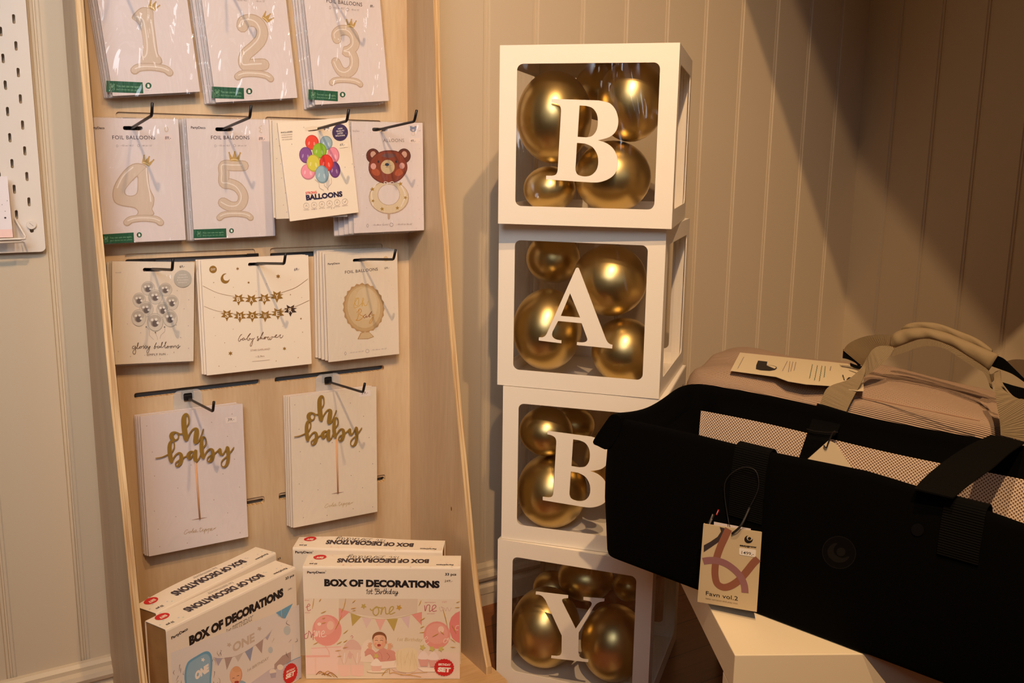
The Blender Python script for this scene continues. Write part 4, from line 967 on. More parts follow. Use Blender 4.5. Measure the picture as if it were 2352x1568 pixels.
# A box
balloon(2, 1400, 644, 86, 82, .082, 'gold balloon upper right in the box with letter A', .1, .1)
balloon(2, 1257, 756, 79, 94, .080, 'gold balloon lower left in the box with letter A', .1, .1)
balloon(2, 1256, 592, 62, 58, .165, 'dark shaded gold balloon upper left in the box with letter A')
balloon(2, 1433, 809, 74, 76, .084, 'gold balloon in the lower right corner of the box with letter A', -.2)
# lower B box
balloon(1, 1254, 990, 62, 56, .075, 'gold balloon upper left in the lower letter B box', 0, .0)
balloon(1, 1268, 1132, 80, 86, .085, 'gold balloon lower left in the lower letter B box', .1, .1)
balloon(1, 1402, 1062, 60, 84, .130, 'gold balloon seen through the holes of the lower letter B')
balloon(1, 1318, 975, 48, 42, .245, 'gold balloon at the back of the lower letter B box')
# Y box
balloon(0, 1248, 1438, 79, 92, .083, 'gold balloon lower left in the box with letter Y', .1, .1)
balloon(0, 1410, 1475, 75, 88, .084, 'gold balloon lower right in the box with letter Y', -.1, .1)
balloon(0, 1345, 1326, 64, 52, .170, 'gold balloon upper middle in the box with letter Y')
balloon(0, 1235, 1345, 44, 40, .215, 'small gold balloon upper left at the back of the Y box')
balloon(0, 1445, 1345, 38, 36, .250, 'gold balloon upper right at the back of the Y box')

# ------------------------------------------------------------------ boxes of decorations on the base shelf
RED = ink(206, 34, 36); PNK = ink(236, 158, 146); PNK2 = ink(244, 204, 190); PNK3 = ink(240, 184, 170); YG = ink(196, 170, 92); GLD = ink(204, 158, 62); SKIN = ink(232, 178, 144); SKIN2 = ink(214, 150, 116)
BLU = ink(110, 168, 204); BLU2 = ink(150, 186, 210); GRYB = ink(178, 172, 190); TAU = ink(178, 156, 150); LBL = ink(206, 216, 222); CREAM = ink(236, 220, 196)
DH, DD = .230, .054
def deco_box(x, y, yaw_deg, w, label, color, wave, price=True):
    z = .0503; yaw = math.radians(yaw_deg); o = empty('decoration_box', (x, y, z), (0, 0, yaw)); tag(o, label, 'party set box', 'boxes of birthday decorations')
    Mw = mloc((x, y, z), (0, 0, yaw))
    bul = lambda u, v: wave * (math.sin(math.pi * u / w * 1.0) * .7 + math.sin(2 * math.pi * u / w) * .5) * math.sin(math.pi * min(1, max(0, v / DD)) * .5)
    mb = MB(); mb.box((.0015, .0015, 0), (w - .0015, DD - .0015, DH - .0025), KRAFT)
    mb.build('inner_carton', o, bevel=.001)
    mb = MB(); N = 24; sect = []
    for i in range(N + 1):
        u = w * i / N
        row = [(u, 0, .0005), (u, 0, DH - .004), (u, .001, DH - .001)] + [(u, DD * q, DH + bul(u, DD * q)) for q in (.04, .3, .6, .97)] + [(u, DD, DH - .003 + bul(u, DD)), (u, DD, .0005)]
        row += [(a, b + (.0009 if b < DD * .02 else (-.0009 if b > DD * .99 else 0)), c - (.0009 if c > DH - .0012 else 0)) for a, b, c in row[::-1]]
        sect.append(row)
    mb.loft(sect, PAPERW, capa=True, capb=True)
    mb.build('printed_sleeve', o, fix=True)
    f = Sheet(Mw, (0, 0, 0), (1, 0, 0), (0, 0, 1), (0, -1, 0), off=.0003)
    t = Sheet(Mw, (0, 0, DH), (1, 0, 0), (0, 1, 0), (0, 0, 1), off=.0006, fn=bul)
    return o, f, t, w
def badge(s, x, y, r, rot=0, big=True, sx=1.0):
    pts = [(x + (r * (1.04 if i % 2 else .97)) * math.cos(2 * math.pi * i / 40) * sx, y + (r * (1.04 if i % 2 else .97)) * math.sin(2 * math.pi * i / 40)) for i in range(40)]
    s.fill(pts, RED)
def top_print(t, w, script, dots):
    # printed upside down when seen from the front
    T = lambda u, v: (u * w, v * DD)
    t.text('BOX OF DECORATIONS', T(.795, .62), T(.205, .62), .0165, INKD, .05, px=False)
    P = [T(.955, .22), T(.845, .22)]; t.text('PartyDeco', P[0], P[1], .0055, INKD, .03, px=False)
    t.text('33 pcs', T(.085, .26), T(.035, .26), .0055, INKD, .03, px=False)
    t.ell(*T(.085, .76), .0125, .0105, RED, px=False); t.text('SET', T(.110, .76 + .02), T(.062, .76 + .02), .0052, PAPERW, .05, px=False); t.text('BIRTHDAY', T(.108, .70 - .02), T(.064, .70 - .02), .002, PAPERW, .03, px=False)
    if script:
        k = .00018; bx_, by_ = T(.60, .84)
        P = lambda l: [(bx_ - a * k, by_ + (b) * k) for a, b in l]
        for st in SCR1: t.stroke(P(st), .0009, INKD, px=False, smooth=4)
    else:
        t.text('1st BIRTHDAY', T(.62, .88), T(.42, .88), .0062, ink(120, 104, 96), .03, .15, px=False); t.text('1st BIRTHDAY', T(.62, .88), T(.42, .88), .0062, PAPERW, -.0, .15, px=False)
    random.seed(int(w * 1e5) % 97)
    for i in range(34):
        u, v = random.random(), random.random()
        if not (.17 < u < .82 and .32 < v < 1.0): t.ell(u * w, v * DD, .0018, .0012, random.choice(dots), px=False, n=8)
# cursive "1st Birthday" in strokes (x right, y down)
SCR1 = [[(0, -60), (22, -88), (10, 0)], [(70, -40), (60, -62), (38, -38), (62, -18), (45, 2), (30, -6)], [(95, -95), (82, -10), (95, 0), (110, -10)], [(72, -55), (112, -58)],
        [(165, -50), (150, -95), (185, -90), (175, 0), (150, 5)], [(160, -92), (215, -95), (225, -65), (185, -50), (228, -40), (222, -5), (185, 2)],
        [(245, -50), (240, -5), (255, 0), (268, -50), (262, -8), (275, -50), (290, -45)], [(318, -100), (300, -10), (315, 0), (330, -10)], [(298, -58), (335, -60)],
        [(350, -105), (335, 0), (355, -50), (368, -45), (362, -5), (378, -5)], [(420, -52), (395, -45), (395, -5), (415, -10), (440, -105), (425, -5), (440, -2)],
        [(485, -52), (460, -45), (460, -5), (480, -10), (492, -52), (486, -5), (500, -2)], [(515, -52), (512, -10), (530, -8), (545, -52), (535, 20), (510, 40), (505, 20), (560, -20)]]
INKB = ink(26, 20, 22)
def pink_front(o, s, w):
    s.crop(640, 1200, 4.26)
    s.text('PartyDeco', (280, 495), (455, 495), 22, INKB, .03); s.ring(460, 473, 4, 4, 1.4, INKB); s.text('33 pcs', (1628, 515), (1738, 516), 24, INKB, .03)
    s.text('BOX OF DECORATIONS', (447, 616), (1575, 634), 63, INKB, .06)
    X, Y = 858, 695
    for st in SCR1: s.stroke([(X + a * .56, Y + b * .50) for a, b in st], 5, INKB, smooth=4)
    s.text('249,-', (1622, 580), (1700, 578), 22, ink(96, 80, 76), 0, .15)
    s.crop(700, 1360, 6.357)
    s.fill([(0, 85), (2270, 100), (2262, 1250), (28, 1258)], CREAM)
    s.fill([(500, 90), (1650, 92), (1640, 300), (1200, 380), (640, 300), (500, 220)], ink(226, 206, 182))
    s.fill([(1250, 820), (2262, 880), (2262, 1250), (1250, 1250)], ink(240, 218, 202))
    s.ell(325, 555, 218, 232, PNK2); s.ell(325, 552, 213, 226, PNK); s.ell(300, 480, 150, 140, ink(240, 172, 158)); s.ell(375, 480, 52, 66, ink(244, 200, 176)); s.ell(212, 460, 28, 24, ink(250, 220, 200))
    for st in ([(130, 570), (150, 560), (150, 640), (135, 640)], [(165, 640), (175, 560), (180, 640), (200, 570), (215, 570), (215, 640), (225, 645)], [(240, 610), (285, 590), (275, 555), (245, 590), (255, 645), (312, 630)]): s.stroke(st, 11, ink(250, 226, 210))
    s.stroke([(40, 590), (0, 620), (5, 670), (40, 660), (55, 600), (60, 560), (90, 600), (95, 660), (120, 600), (125, 690)], 8, ink(190, 90, 100)); s.stroke([(20, 215), (75, 190), (60, 165), (35, 205), (50, 265), (88, 250)], 8, ink(196, 96, 104))
    s.ell(1930, 620, 195, 200, PNK); s.ell(1930, 600, 160, 150, ink(240, 172, 158)); s.ell(1990, 540, 44, 50, ink(250, 214, 196))
    rt = [(2265, 270), (2200, 300), (2140, 360), (2108, 450), (2115, 560), (2150, 660), (2200, 710), (2263, 740)]; s.fill(rt, ink(234, 140, 134))
    for st in ([(1740, 700), (1790, 670), (1775, 640), (1748, 690), (1765, 750), (1812, 720)], [(2090, 680), (2040, 680), (2030, 730), (2070, 720), (2095, 660), (2110, 730), (2150, 680), (2160, 740)], [(2250, 480), (2210, 490), (2205, 540), (2240, 545)]): s.stroke(st, 8, ink(250, 226, 210))
    # bunting
    s.stroke([(500, 225), (680, 300), (830, 355), (1030, 384), (1200, 388), (1400, 362), (1560, 320), (1710, 285)], 4, YG)
    for tri, m in ((((670, 302), (825, 352), (695, 490)), YG), (((835, 360), (985, 378), (900, 520)), ink(232, 204, 196)), (((1030, 386), (1180, 390), (1100, 555)), PNK3), (((1198, 390), (1360, 380), (1302, 568)), YG), (((1405, 362), (1538, 340), (1515, 520)), ink(228, 200, 200)), (((1560, 320), (1712, 285), (1710, 480)), PNK), (((498, 230), (655, 280), (500, 420)), PNK)): s.fill(tri, m)
    s.fill(star(860, 200, 46, .5, 5, .1), YG); s.fill(star(1376, 218, 46, .5, 5, .15), GLD)
    s.stroke([(958, 240), (980, 262), (1010, 235), (1050, 205), (1075, 230), (1080, 290), (1040, 335), (1000, 300), (1010, 240), (1060, 215), (1110, 225)], 15, YG); s.stroke([(1130, 215), (1112, 320), (1140, 240), (1175, 215), (1185, 300), (1210, 310), (1240, 290), (1290, 240), (1290, 205), (1255, 215), (1235, 270), (1250, 315), (1315, 290)], 15, YG)
    s.text('1st Birthday', (1350, 705), (1715, 712), 52, ink(206, 182, 120), -.005, .25)
    # "one" prints on clear balloons
    s.stroke([(1750, 190), (1760, 270), (1785, 190), (1825, 185), (1820, 270), (1850, 260), (1915, 210), (1900, 180), (1865, 205), (1870, 270), (1925, 265)], 9, ink(196, 92, 104)); s.text('1ST', (2010, 150), (2075, 152), 28, ink(222, 160, 150), 0)
    for a, b, y in ((1755, 1915, 150), (1785, 1900, 315), (0, 70, 120), (5, 80, 300)): s.text('BIRTHDAY', (a, y), (b, y), 14, ink(214, 140, 136), .01)
    s.stroke([(1965, 210), (1985, 270), (2020, 240), (1990, 205), (2040, 230), (2060, 270), (2080, 215), (2110, 270), (2140, 220)], 6, ink(224, 188, 176))
    # table things
    s.fill([(90, 800), (560, 780), (560, 900), (470, 1190), (25, 1190), (15, 915), (90, 905)], ink(244, 214, 202)); s.fill([(15, 915), (370, 912), (370, 940), (15, 945)], PNK3); s.stroke([(100, 812), (530, 790)], 10, PNK3, smooth=0); s.stroke([(300, 780), (350, 850), (360, 900)], 12, PNK3); s.fill([(145, 940), (170, 940), (170, 1190), (150, 1190)], PNK2)
    s.fill([(560, 830), (600, 740), (690, 680), (790, 740), (840, 850), (820, 950), (560, 950)], ink(228, 190, 178), smooth=3); s.stroke([(672, 640), (690, 625), (705, 645), (690, 665)], 6, ink(206, 120, 130))
    for x0 in (485, 675):
        s.fill([(x0 - 10, 1060), (x0 + 20, 900), (x0 - 30, 830), (x0 + 170, 835), (x0 + 150, 930), (x0 + 190, 1060)], ink(236, 208, 192)); s.fill([(x0, 1055), (x0 + 185, 1060), (x0 + 185, 1205), (x0 + 100, 1222), (x0 + 15, 1205)], ink(244, 206, 192)); s.stroke([(x0 + 100, 880), (x0 + 85, 1020)], 9, WHT); s.stroke([(x0 + 80, 1050), (x0 + 20, 890)], 4, ink(214, 176, 160)); s.stroke([(x0 + 110, 1040), (x0 + 160, 880)], 4, ink(214, 176, 160))
    # baby
    s.fill([(820, 960), (830, 800), (880, 710), (960, 690), (1040, 860), (1340, 860), (1340, 1000), (860, 1010)], ink(244, 226, 208), smooth=3)
    s.fill([(880, 930), (900, 830), (960, 810), (1040, 870), (1130, 800), (1200, 830), (1290, 850), (1340, 900), (1335, 980), (1200, 1000), (1040, 1000), (960, 900)], ink(222, 158, 144), smooth=3)
    s.stroke([(1080, 860), (1120, 900), (1130, 980)], 5, ink(196, 124, 114)); s.stroke([(1200, 880), (1240, 930), (1210, 980)], 6, ink(184, 112, 100))
    s.fill([(1030, 790), (1060, 815), (1130, 812), (1160, 790), (1150, 760), (1040, 765)], SKIN2)
    s.ell(1092, 695, 98, 124, ink(150, 96, 62)); s.ell(1094, 712, 96, 112, SKIN); s.ell(1070, 700, 66, 84, ink(240, 192, 160))
    s.fill([(985, 690), (995, 620), (1040, 580), (1105, 570), (1165, 595), (1195, 650), (1190, 710), (1170, 640), (1110, 615), (1040, 625), (1005, 650)], ink(140, 86, 52), smooth=3)
    s.ell(1187, 722, 14, 24, SKIN2)
    for x in (1048, 1122): s.stroke([(x - 20, 696), (x, 690), (x + 18, 698)], 6, ink(70, 50, 50)); s.stroke([(x - 24, 668), (x, 660), (x + 20, 668)], 4, ink(160, 110, 80))
    s.stroke([(1078, 722), (1085, 734), (1096, 726)], 4, SKIN2); s.fill([(1060, 755), (1085, 748), (1112, 756), (1105, 780), (1085, 790), (1066, 780)], ink(170, 60, 56), smooth=2); s.ell(1088, 780, 14, 7, ink(220, 120, 110)); s.ell(1035, 745, 16, 12, ink(240, 166, 140)); s.ell(1135, 745, 16, 12, ink(240, 166, 140))
    for arm, fs in (([(990, 880), (960, 830), (955, 790)], [(930, 745), (945, 730), (965, 728), (982, 738), (920, 770)]), ([(1220, 850), (1235, 810), (1240, 780)], [(1215, 745), (1240, 738), (1262, 738), (1280, 760), (1285, 785)])):
        s.stroke(arm, 44, SKIN); bx_, by_ = arm[-1]; s.ell(bx_, by_, 28, 32, SKIN)
        for q in fs: s.stroke([(bx_, by_), q], 13, SKIN, smooth=0)
    s.stroke([(905, 870), (960, 850), (1000, 880)], 60, ink(224, 160, 146)); s.stroke([(1230, 860), (1290, 880), (1310, 940)], 60, ink(224, 160, 146))
    s.fill([(1100, 1010), (1330, 990), (1340, 1090), (1100, 1110)], ink(248, 232, 216)); s.ell(1060, 1150, 155, 22, ink(200, 176, 130)); s.ell(1060, 1145, 148, 19, ink(246, 232, 214)); s.fill([(975, 1055), (1125, 1055), (1110, 1145), (985, 1145)], ink(240, 200, 184)); s.fill([(965, 1060), (1000, 990), (1050, 955), (1100, 1000), (1130, 1060)], ink(250, 238, 226), smooth=3); s.fill(star(1045, 920, 44, .5, 5, .1), ink(214, 196, 110))
    s.fill([(1330, 860), (1500, 800), (1640, 840), (1650, 1000), (1600, 1150), (1360, 1140), (1340, 1000)], ink(240, 222, 186), smooth=3)
    for i in range(26): 
        a = random.uniform(1340, 1640); s.stroke([(a, random.uniform(830, 950)), (a + random.uniform(-60, 60), random.uniform(1000, 1130))], 3, ink(226, 204, 160), smooth=0)
    for cx in (1720, 1860, 1990): s.fill(star(cx, 815 - (cx == 1720) * 20, 50, .5, 5, .2), ink(212, 196, 112))
    for cx, cy_ in ((1735, 960), (1880, 970)): s.fill([(cx - 75, cy_), (cx + 80, cy_), (cx + 60, cy_ + 110), (cx - 45, cy_ + 110)], ink(226, 170, 160)); s.fill([(cx - 80, cy_), (cx - 40, cy_ - 90), (cx + 20, cy_ - 110), (cx + 80, cy_)], ink(246, 228, 222), smooth=3)
    s.fill([(1640, 1090), (1900, 1100), (1900, 1150), (1740, 1150)], ink(250, 236, 222))
    random.seed(5)
    for a, b in (((135, 85), (112, 230)), ((600, 85), (570, 230)), ((540, 280), (560, 220)), ((450, 530), (540, 330)), ((700, 140), (742, 105)), ((680, 228), (750, 218)), ((700, 260), (745, 252)), ((1700, 110), (1665, 185)), ((2020, 240), (2085, 490)), ((2215, 140), (2262, 125)), ((2200, 212), (2262, 210)), ((2150, 470), (2215, 590)), ((240, 295), (315, 262)), ((570, 590), (632, 540)), ((570, 720), (622, 685)), ((475, 745), (540, 708)), ((1690, 400), (1755, 362)), ((1690, 510), (1745, 482)), ((1680, 580), (1750, 572)), ((1870, 635), (1950, 590)), ((1980, 560), (2035, 605)), ((2130, 670), (2200, 720)), ((2130, 790), (2200, 792)), ((130, 750), (200, 715)), ((255, 375), (300, 362)), ((255, 440), (310, 430)), ((215, 120), (240, 85)), ((560, 800), (630, 790)), ((450, 845), (530, 835)), ((480, 925), (540, 920))): s.stroke([a + (6,), ((a[0] + b[0]) / 2 + 3, (a[1] + b[1]) / 2) + (11,), b + (4,)], 0, GLD, smooth=0)
    for k in range(5): s.stroke([(170 + k * 40, 1190 - 20 * (k % 2)), (230 + k * 40, 1140 + 20 * (k % 3)), (300 + k * 45, 1200 + 8 * k)], 9, GLD if k % 2 else ink(150, 104, 40))
    s.stroke([(1130, 1200), (1190, 1130), (1240, 1110), (1240, 1170), (1300, 1160), (1420, 1190), (1560, 1200), (1700, 1225)], 8, GLD); s.stroke([(1400, 1195), (1520, 1190), (1600, 1165), (1790, 1155)], 7, GLD); s.stroke([(1270, 1110), (1340, 1150), (1480, 1170)], 5, ink(180, 130, 50))
    s.fill([(2036 + (148 if i % 2 else 138) * math.cos(math.pi * i / 22), 1085 + (128 if i % 2 else 119) * math.sin(math.pi * i / 22)) for i in range(44)], RED)
    s.text('BIRTHDAY', (1950, 1055), (2130, 1062), 32, WHT, .04, .1); s.text('SET', (1938, 1142), (2125, 1152), 62, WHT, .07, .1)
def blue_front(o, s, w):
    s.crop(280, 1200, 4.261)
    s.text('PartyDeco', (484, 1142), (645, 1048), 26, INKB, .03); s.text('33 pcs', (1600, 560), (1684, 520), 25, INKB, .03)
    s.text('BOX OF DECORATIONS', (660, 1198), (1580, 712), 78, INKB, .07)
    s.text('249,-', (1622, 665), (1668, 645), 18, ink(96, 80, 76), 0, .15)
    s.crop(390, 1380, 7.587)
    s.text('1st BIRTHDAY', (985, 575), (1450, 320), 78, ink(70, 56, 54), .05, .1); s.text('1st BIRTHDAY', (990, 568), (1445, 318), 66, PAPERW, .012, .1)
    s.fill([(15, 900), (2250, 60), (2290, 1330), (1800, 1560), (60, 1760)], ink(230, 222, 216))
    s.fill([(1400, 1430), (1720, 1200), (2285, 960), (2290, 1330), (1700, 1600), (1400, 1600)], ink(206, 198, 208)); s.fill([(1960, 950), (2110, 880), (2110, 1050), (1820, 1200), (1820, 1100)], TAU)
    b = [(260, 1426), (255, 1250), (280, 1130), (330, 1040), (470, 950), (600, 880), (680, 880), (730, 960), (740, 1100), (720, 1350), (690, 1600), (500, 1750), (330, 1700)]
    s.fill(b, BLU, smooth=3); s.fill([(500 + (x - 500) * .86, 1280 + (y - 1280) * .88) for x, y in b], BLU2, smooth=3)
    s.text('ONE', (440, 1370), (680, 1210), 120, WHT, .08, .1)
    s.fill(star(575, 1020, 40, .5, 5, .3), WHT)
    s.stroke([(760, 980), (900, 1000), (1100, 970), (1290, 890), (1480, 770), (1650, 640), (1780, 500)], 5, TAU)
    for tri, m in ((((775, 990), (915, 992), (840, 1130)), GRYB), (((950, 985), (1090, 968), (990, 1200)), TAU), (((1130, 960), (1275, 905), (1185, 1060)), ink(206, 194, 186)), (((1305, 880), (1450, 795), (1398, 1050)), ink(150, 158, 186)), (((1490, 765), (1625, 660), (1600, 910)), TAU), (((1660, 640), (1770, 520), (1700, 680)), GRYB)): s.fill(tri, m)
    s.text('ONE', (1095, 890), (1475, 690), 150, ink(206, 188, 170), .04); s.fill(star(1030, 760, 46, .5, 5, .2), ink(206, 188, 170)); s.fill(star(1560, 480, 46, .5, 5, .2), ink(206, 188, 170))
    s.fill([(1845, 200), (1935, 155), (2140, 40), (2010, 300), (1950, 295), (1890, 260)], BLU); s.stroke([(1940, 150), (1945, 290)], 8, LBL, smooth=0); s.stroke([(1850, 210), (1930, 280)], 8, LBL, smooth=0)
    s.ell(2040, 510, 60, 80, ink(196, 206, 208)); s.ell(1750, 850, 40, 55, ink(190, 204, 212))
    s.text('1st BIRTHDAY', (1350, 1230), (1720, 1010), 50, ink(190, 176, 160), .02, .1)
    s.stroke([(2030, 1090), (2150, 1020), (2270, 970)], 12, BLU); s.stroke([(2140, 750), (2130, 1010)], 10, LBL, smooth=0); s.ell(1790, 1230, 60, 50, ink(236, 226, 214)); s.ell(1920, 1150, 55, 50, ink(236, 226, 214)); s.fill([(1740, 1260), (1850, 1240), (1840, 1330), (1760, 1340)], GRYB)
    s.fill([(1100, 1440), (1230, 1380), (1330, 1430), (1380, 1600), (1000, 1700)], ink(150, 180, 200), smooth=3)
    s.ell(1148, 1290, 108, 160, SKIN2, .12); s.ell(1142, 1285, 98, 150, SKIN, .12); s.ell(1160, 1190, 70, 50, ink(226, 170, 130), .1)
    for x, y in ((1105, 1340), (1185, 1298)): s.stroke([(x - 20, y + 6), (x, y - 4), (x + 16, y - 4)], 8, ink(70, 50, 50))
    s.stroke([(1140, 1340), (1158, 1358), (1168, 1345)], 4, SKIN2); s.fill([(1120, 1400), (1175, 1385), (1200, 1400), (1175, 1440), (1140, 1440)], ink(170, 60, 56), smooth=2)
    random.seed(8)
    for i in range(26):
        x, y = random.choice(((random.uniform(740, 880), random.uniform(780, 1560)), (random.uniform(1760, 2240), random.uniform(60, 900)), (random.uniform(60, 240), random.uniform(1100, 1500))))
        s.stroke([(x, y, 3), (x + random.uniform(-30, 30), y + random.uniform(10, 60), 9), (x + random.uniform(-50, 50), y + random.uniform(50, 120), 3)], 0, random.choice((GREY, ink(110, 92, 84), ink(186, 160, 120))))
    s.fill([(2092 + (128 if i % 2 else 120) * math.cos(math.pi * i / 22), 1255 + (176 if i % 2 else 166) * math.sin(math.pi * i / 22) - (math.cos(math.pi * i / 22)) * 40) for i in range(44)], RED)
    s.text('BIRTHDAY', (2025, 1250), (2175, 1185), 38, WHT, .03, .1); s.text('SET', (2010, 1355), (2170, 1280), 82, WHT, .06, .1)
PD = [ink(240, 206, 190), ink(238, 214, 198)]; BD = [ink(190, 212, 206), ink(196, 204, 216)]
o, f, t, w = deco_box(-1.7162, -.1884, -30.8, .2945, 'pink birthday decorations box, front right on the base shelf', 'pink', .0012)
pink_front(o, f, w); f.build('front_print', o); top_print(t, w, True, PD); t.build('top_print', o)
o, f, t, w = deco_box(-1.7031, -.0914 - .004, -33.5, .2945, 'pink birthday decorations box standing behind the front right one', 'pink', .0035)
f.crop(640, 1200, 4.26); f.text('PartyDeco', (163, 298), (330, 299), 22, INKB, .03); f.ring(335, 280, 4, 4, 1.4, INKB); f.build('front_print', o); top_print(t, w, True, PD); t.build('top_print', o)
o, f, t, w = deco_box(-1.9884, -.3074, 25.4, .288, 'blue birthday decorations box, front left on the base shelf', 'blue', .0012)
blue_front(o, f, w); f.build('front_print', o); top_print(t, w, False, BD); t.build('top_print', o)
o, f, t, w = deco_box(-1.9895, -.2421, 29.3, .288, 'blue birthday decorations box standing behind the front left one', 'blue', .004)
f.crop(280, 1200, 4.261); f.text('33', (1520, 368), (1552, 354), 20, INKB, .03); f.build('front_print', o); top_print(t, w, False, BD); t.build('top_print', o)

# ------------------------------------------------------------------ white bench and plinth
zb = .42; by = math.radians(-29.577)
BN = empty('display_bench', (-1.4373, -1.0136, 0), (0, 0, by)); tag(BN, 'white laminate bench with open ends carrying the black carrycot', 'bench')
mb = MB(); mb.box((0, 0, zb - .05), (.66, .40, zb), LAM); mb.build('top_slab', BN, bevel=.0012)
mb = MB(); mb.box((0, 0, 0), (.66, .048, zb - .0502), LAM); mb.build('front_panel', BN, bevel=.0012)
mb = MB(); mb.box((.612, .0485, 0), (.66, .40, zb - .0502), LAM); mb.build('side_panel', BN, bevel=.0012)
PLH = empty('display_plinth', (-.72, -.67, 0), (0, 0, math.radians(-70))); tag(PLH, 'white plinth under the pink corduroy carrycot', 'plinth')
mb = MB(); mb.box((-.26, -.10, 0), (.26, .10, zb), LAM); mb.build('plinth_body', PLH, bevel=.002)

# ------------------------------------------------------------------ fabrics with weave
def weave(name, c1, c2, pitch, rough=.8, kind='rib', dist=.0006, across=0):
    m = bpy.data.materials.new(name); m.use_nodes = True; nt = m.node_tree; b = nt.nodes['Principled BSDF']; b.inputs['Roughness'].default_value = rough; b.inputs['Specular IOR Level'].default_value = .1
    L = nt.links.new; N = nt.nodes.new
    def math_(op, a, v=None, b2=None):
        n = N('ShaderNodeMath'); n.operation = op; L(a, n.inputs[0])
        if v is not None: n.inputs[1].default_value = v
        if b2 is not None: L(b2, n.inputs[1])
        return n.outputs[0]
    if kind == 'object':
        tc = N('ShaderNodeTexCoord'); sx = N('ShaderNodeSeparateXYZ'); L(tc.outputs['Object'], sx.inputs[0]); u = math_('ADD', sx.outputs[1], b2=sx.outputs[2]); v = sx.outputs[0]
    else:
        uv = N('ShaderNodeUVMap'); uv.uv_map = 'uv'; sx = N('ShaderNodeSeparateXYZ'); L(uv.outputs[0], sx.inputs[0]); u, v = sx.outputs[0], sx.outputs[1]
    k = 2 * math.pi / pitch
    su = math_('SINE', math_('MULTIPLY', u, k))
    if kind == 'mesh':
        sv = math_('SINE', math_('MULTIPLY', v, k)); h = math_('MULTIPLY', su, b2=sv); lo, hi = .15, .5
    else: h = su; lo, hi = -.9, .6
    mr = N('ShaderNodeMapRange'); L(h, mr.inputs[0]); mr.inputs[1].default_value = lo; mr.inputs[2].default_value = hi
    mx = N('ShaderNodeMixRGB'); mx.inputs[1].default_value = c1; mx.inputs[2].default_value = c2; L(mr.outputs[0], mx.inputs[0]); L(mx.outputs[0], b.inputs['Base Color'])
    bp = N('ShaderNodeBump'); bp.inputs['Strength'].default_value = .8; bp.inputs['Distance'].default_value = dist; L(h, bp.inputs['Height']); L(bp.outputs[0], b.inputs['Normal'])
    if kind == 'mesh': bp.invert = True
    MATS[name] = m
    return m
MESHF = weave('light_spacer_mesh', rgb(222, 200, 180), rgb(112, 82, 66), .0056, kind='mesh')
CORD = weave('pink_corduroy', rgb(176, 146, 124), rgb(200, 172, 148), .0036, kind='object', dist=.0009, rough=.9)
WEB = weave('beige_webbing', rgb(132, 114, 88), rgb(160, 140, 110), .0023, dist=.0003)
WEBB = weave('black_webbing', (.0008, .0007, .0006, 1), (.0017, .0015, .0012, 1), .0030, dist=.0004)
PADF = mat('beige_canvas', rgb(146, 126, 94), .85, bump=(300, .2, .0006))
CORDP = mat('pink_fine_fabric', rgb(196, 158, 134), .9, bump=(500, .3, .0006), var=(60, .05))
THREAD = mat('seam_thread', rgb(170, 128, 100), .8)

def outline(corners, n=7):
    """rounded polygon; corners carry (x, y, r)"""
    out = []; N = len(corners)
    for i in range(N):
        P = Vector(corners[i][:2]); A = Vector(corners[i - 1][:2]); B = Vector(corners[(i + 1) % N][:2]); r = corners[i][2]
        a = P + (A - P).normalized() * r; b = P + (B - P).normalized() * r
        for k in range(n + 1):
            t = k / n; q = a * (1 - t) ** 2 + P * 2 * t * (1 - t) + b * t * t; out.append((q.x, q.y))
    # densify long edges
    res = []
    for i in range(len(out)):
        p, q = Vector(out[i]), Vector(out[(i + 1) % len(out)]); L = (q - p).length; k = max(1, int(L / .02))
        for j in range(k): res.append(tuple(p.lerp(q, j / k)))
    return res
def inset(loop, d):
    N = len(loop); o = []
    for i in range(N):
        a = Vector(loop[i - 1]); b = Vector(loop[(i + 1) % N]); t = (b - a).normalized(); nrm = Vector((-t.y, t.x)); o.append((loop[i][0] + nrm.x * d, loop[i][1] + nrm.y * d))
    return o

# ------------------------------------------------------------------ black carrycot
CT = math.radians(-75.7); CP = (-1.3995, -.6805, zb + .0006)
COT = empty('carrycot', CP, (0, 0, CT)); tag(COT, 'open black fabric carrycot with light mesh lining, lying on the white bench', 'carrycot')
MC = mloc(CP, (0, 0, CT)); MCi = MC.inverted()
def cyp(px, py, y=0.0):      # point on the cot's upright plane at local depth y
    return MCi @ hit(px, py, MC @ Vector((0, y, 0)), MC.to_3x3() @ Vector((0, 1, 0)))
def czp(px, py, z): return MCi @ onZ(px, py, CP[2] + z)
H0 = .232
frontx = [(-.05, .228), (0, .228), (.09, .231), (.165, .2325), (.229, .2325), (.278, .234), (.331, .2365), (.412, .240), (.477, .236), (.522, .231), (.57, .226), (.62, .220), (.78, .222)]
def rimz(x, y):
    for (a, za), (b, zb_) in zip(frontx, frontx[1:]):
        if a <= x <= b: z = za + (zb_ - za) * (x - a) / (b - a); break
    else: z = .224
    t = min(1, max(0, y / .26))
    back = .228 + .002 * math.sin(x * 14)
    z = z * (1 - t) + back * t
    if x < .06 and .03 < y < .24: z -= .012 * math.sin(math.pi * (y - .03) / .21) * (1 - max(0, x) / .06)
    return z
top_c = [(.0, .0, .03), (.74, -.005, .05), (.745, .315, .06), (-.042, .300, .05)]
bot_c = [(.012, .012, .05), (.72, .012, .06), (.72, .29, .06), (-.005, .285, .06)]
TL = outline(top_c)
def near(loop, src):    # same count as TL, blended towards the bottom outline
    return loop
bl0 = []
cxm, cym = .36, .15
for x, y in TL: bl0.append((cxm + (x - cxm) * .992, cym + (y - cym) * .975 - .004))
def ring(loop, zf, j=0):
    return [(x, y, zf(x, y)) for x, y in loop]
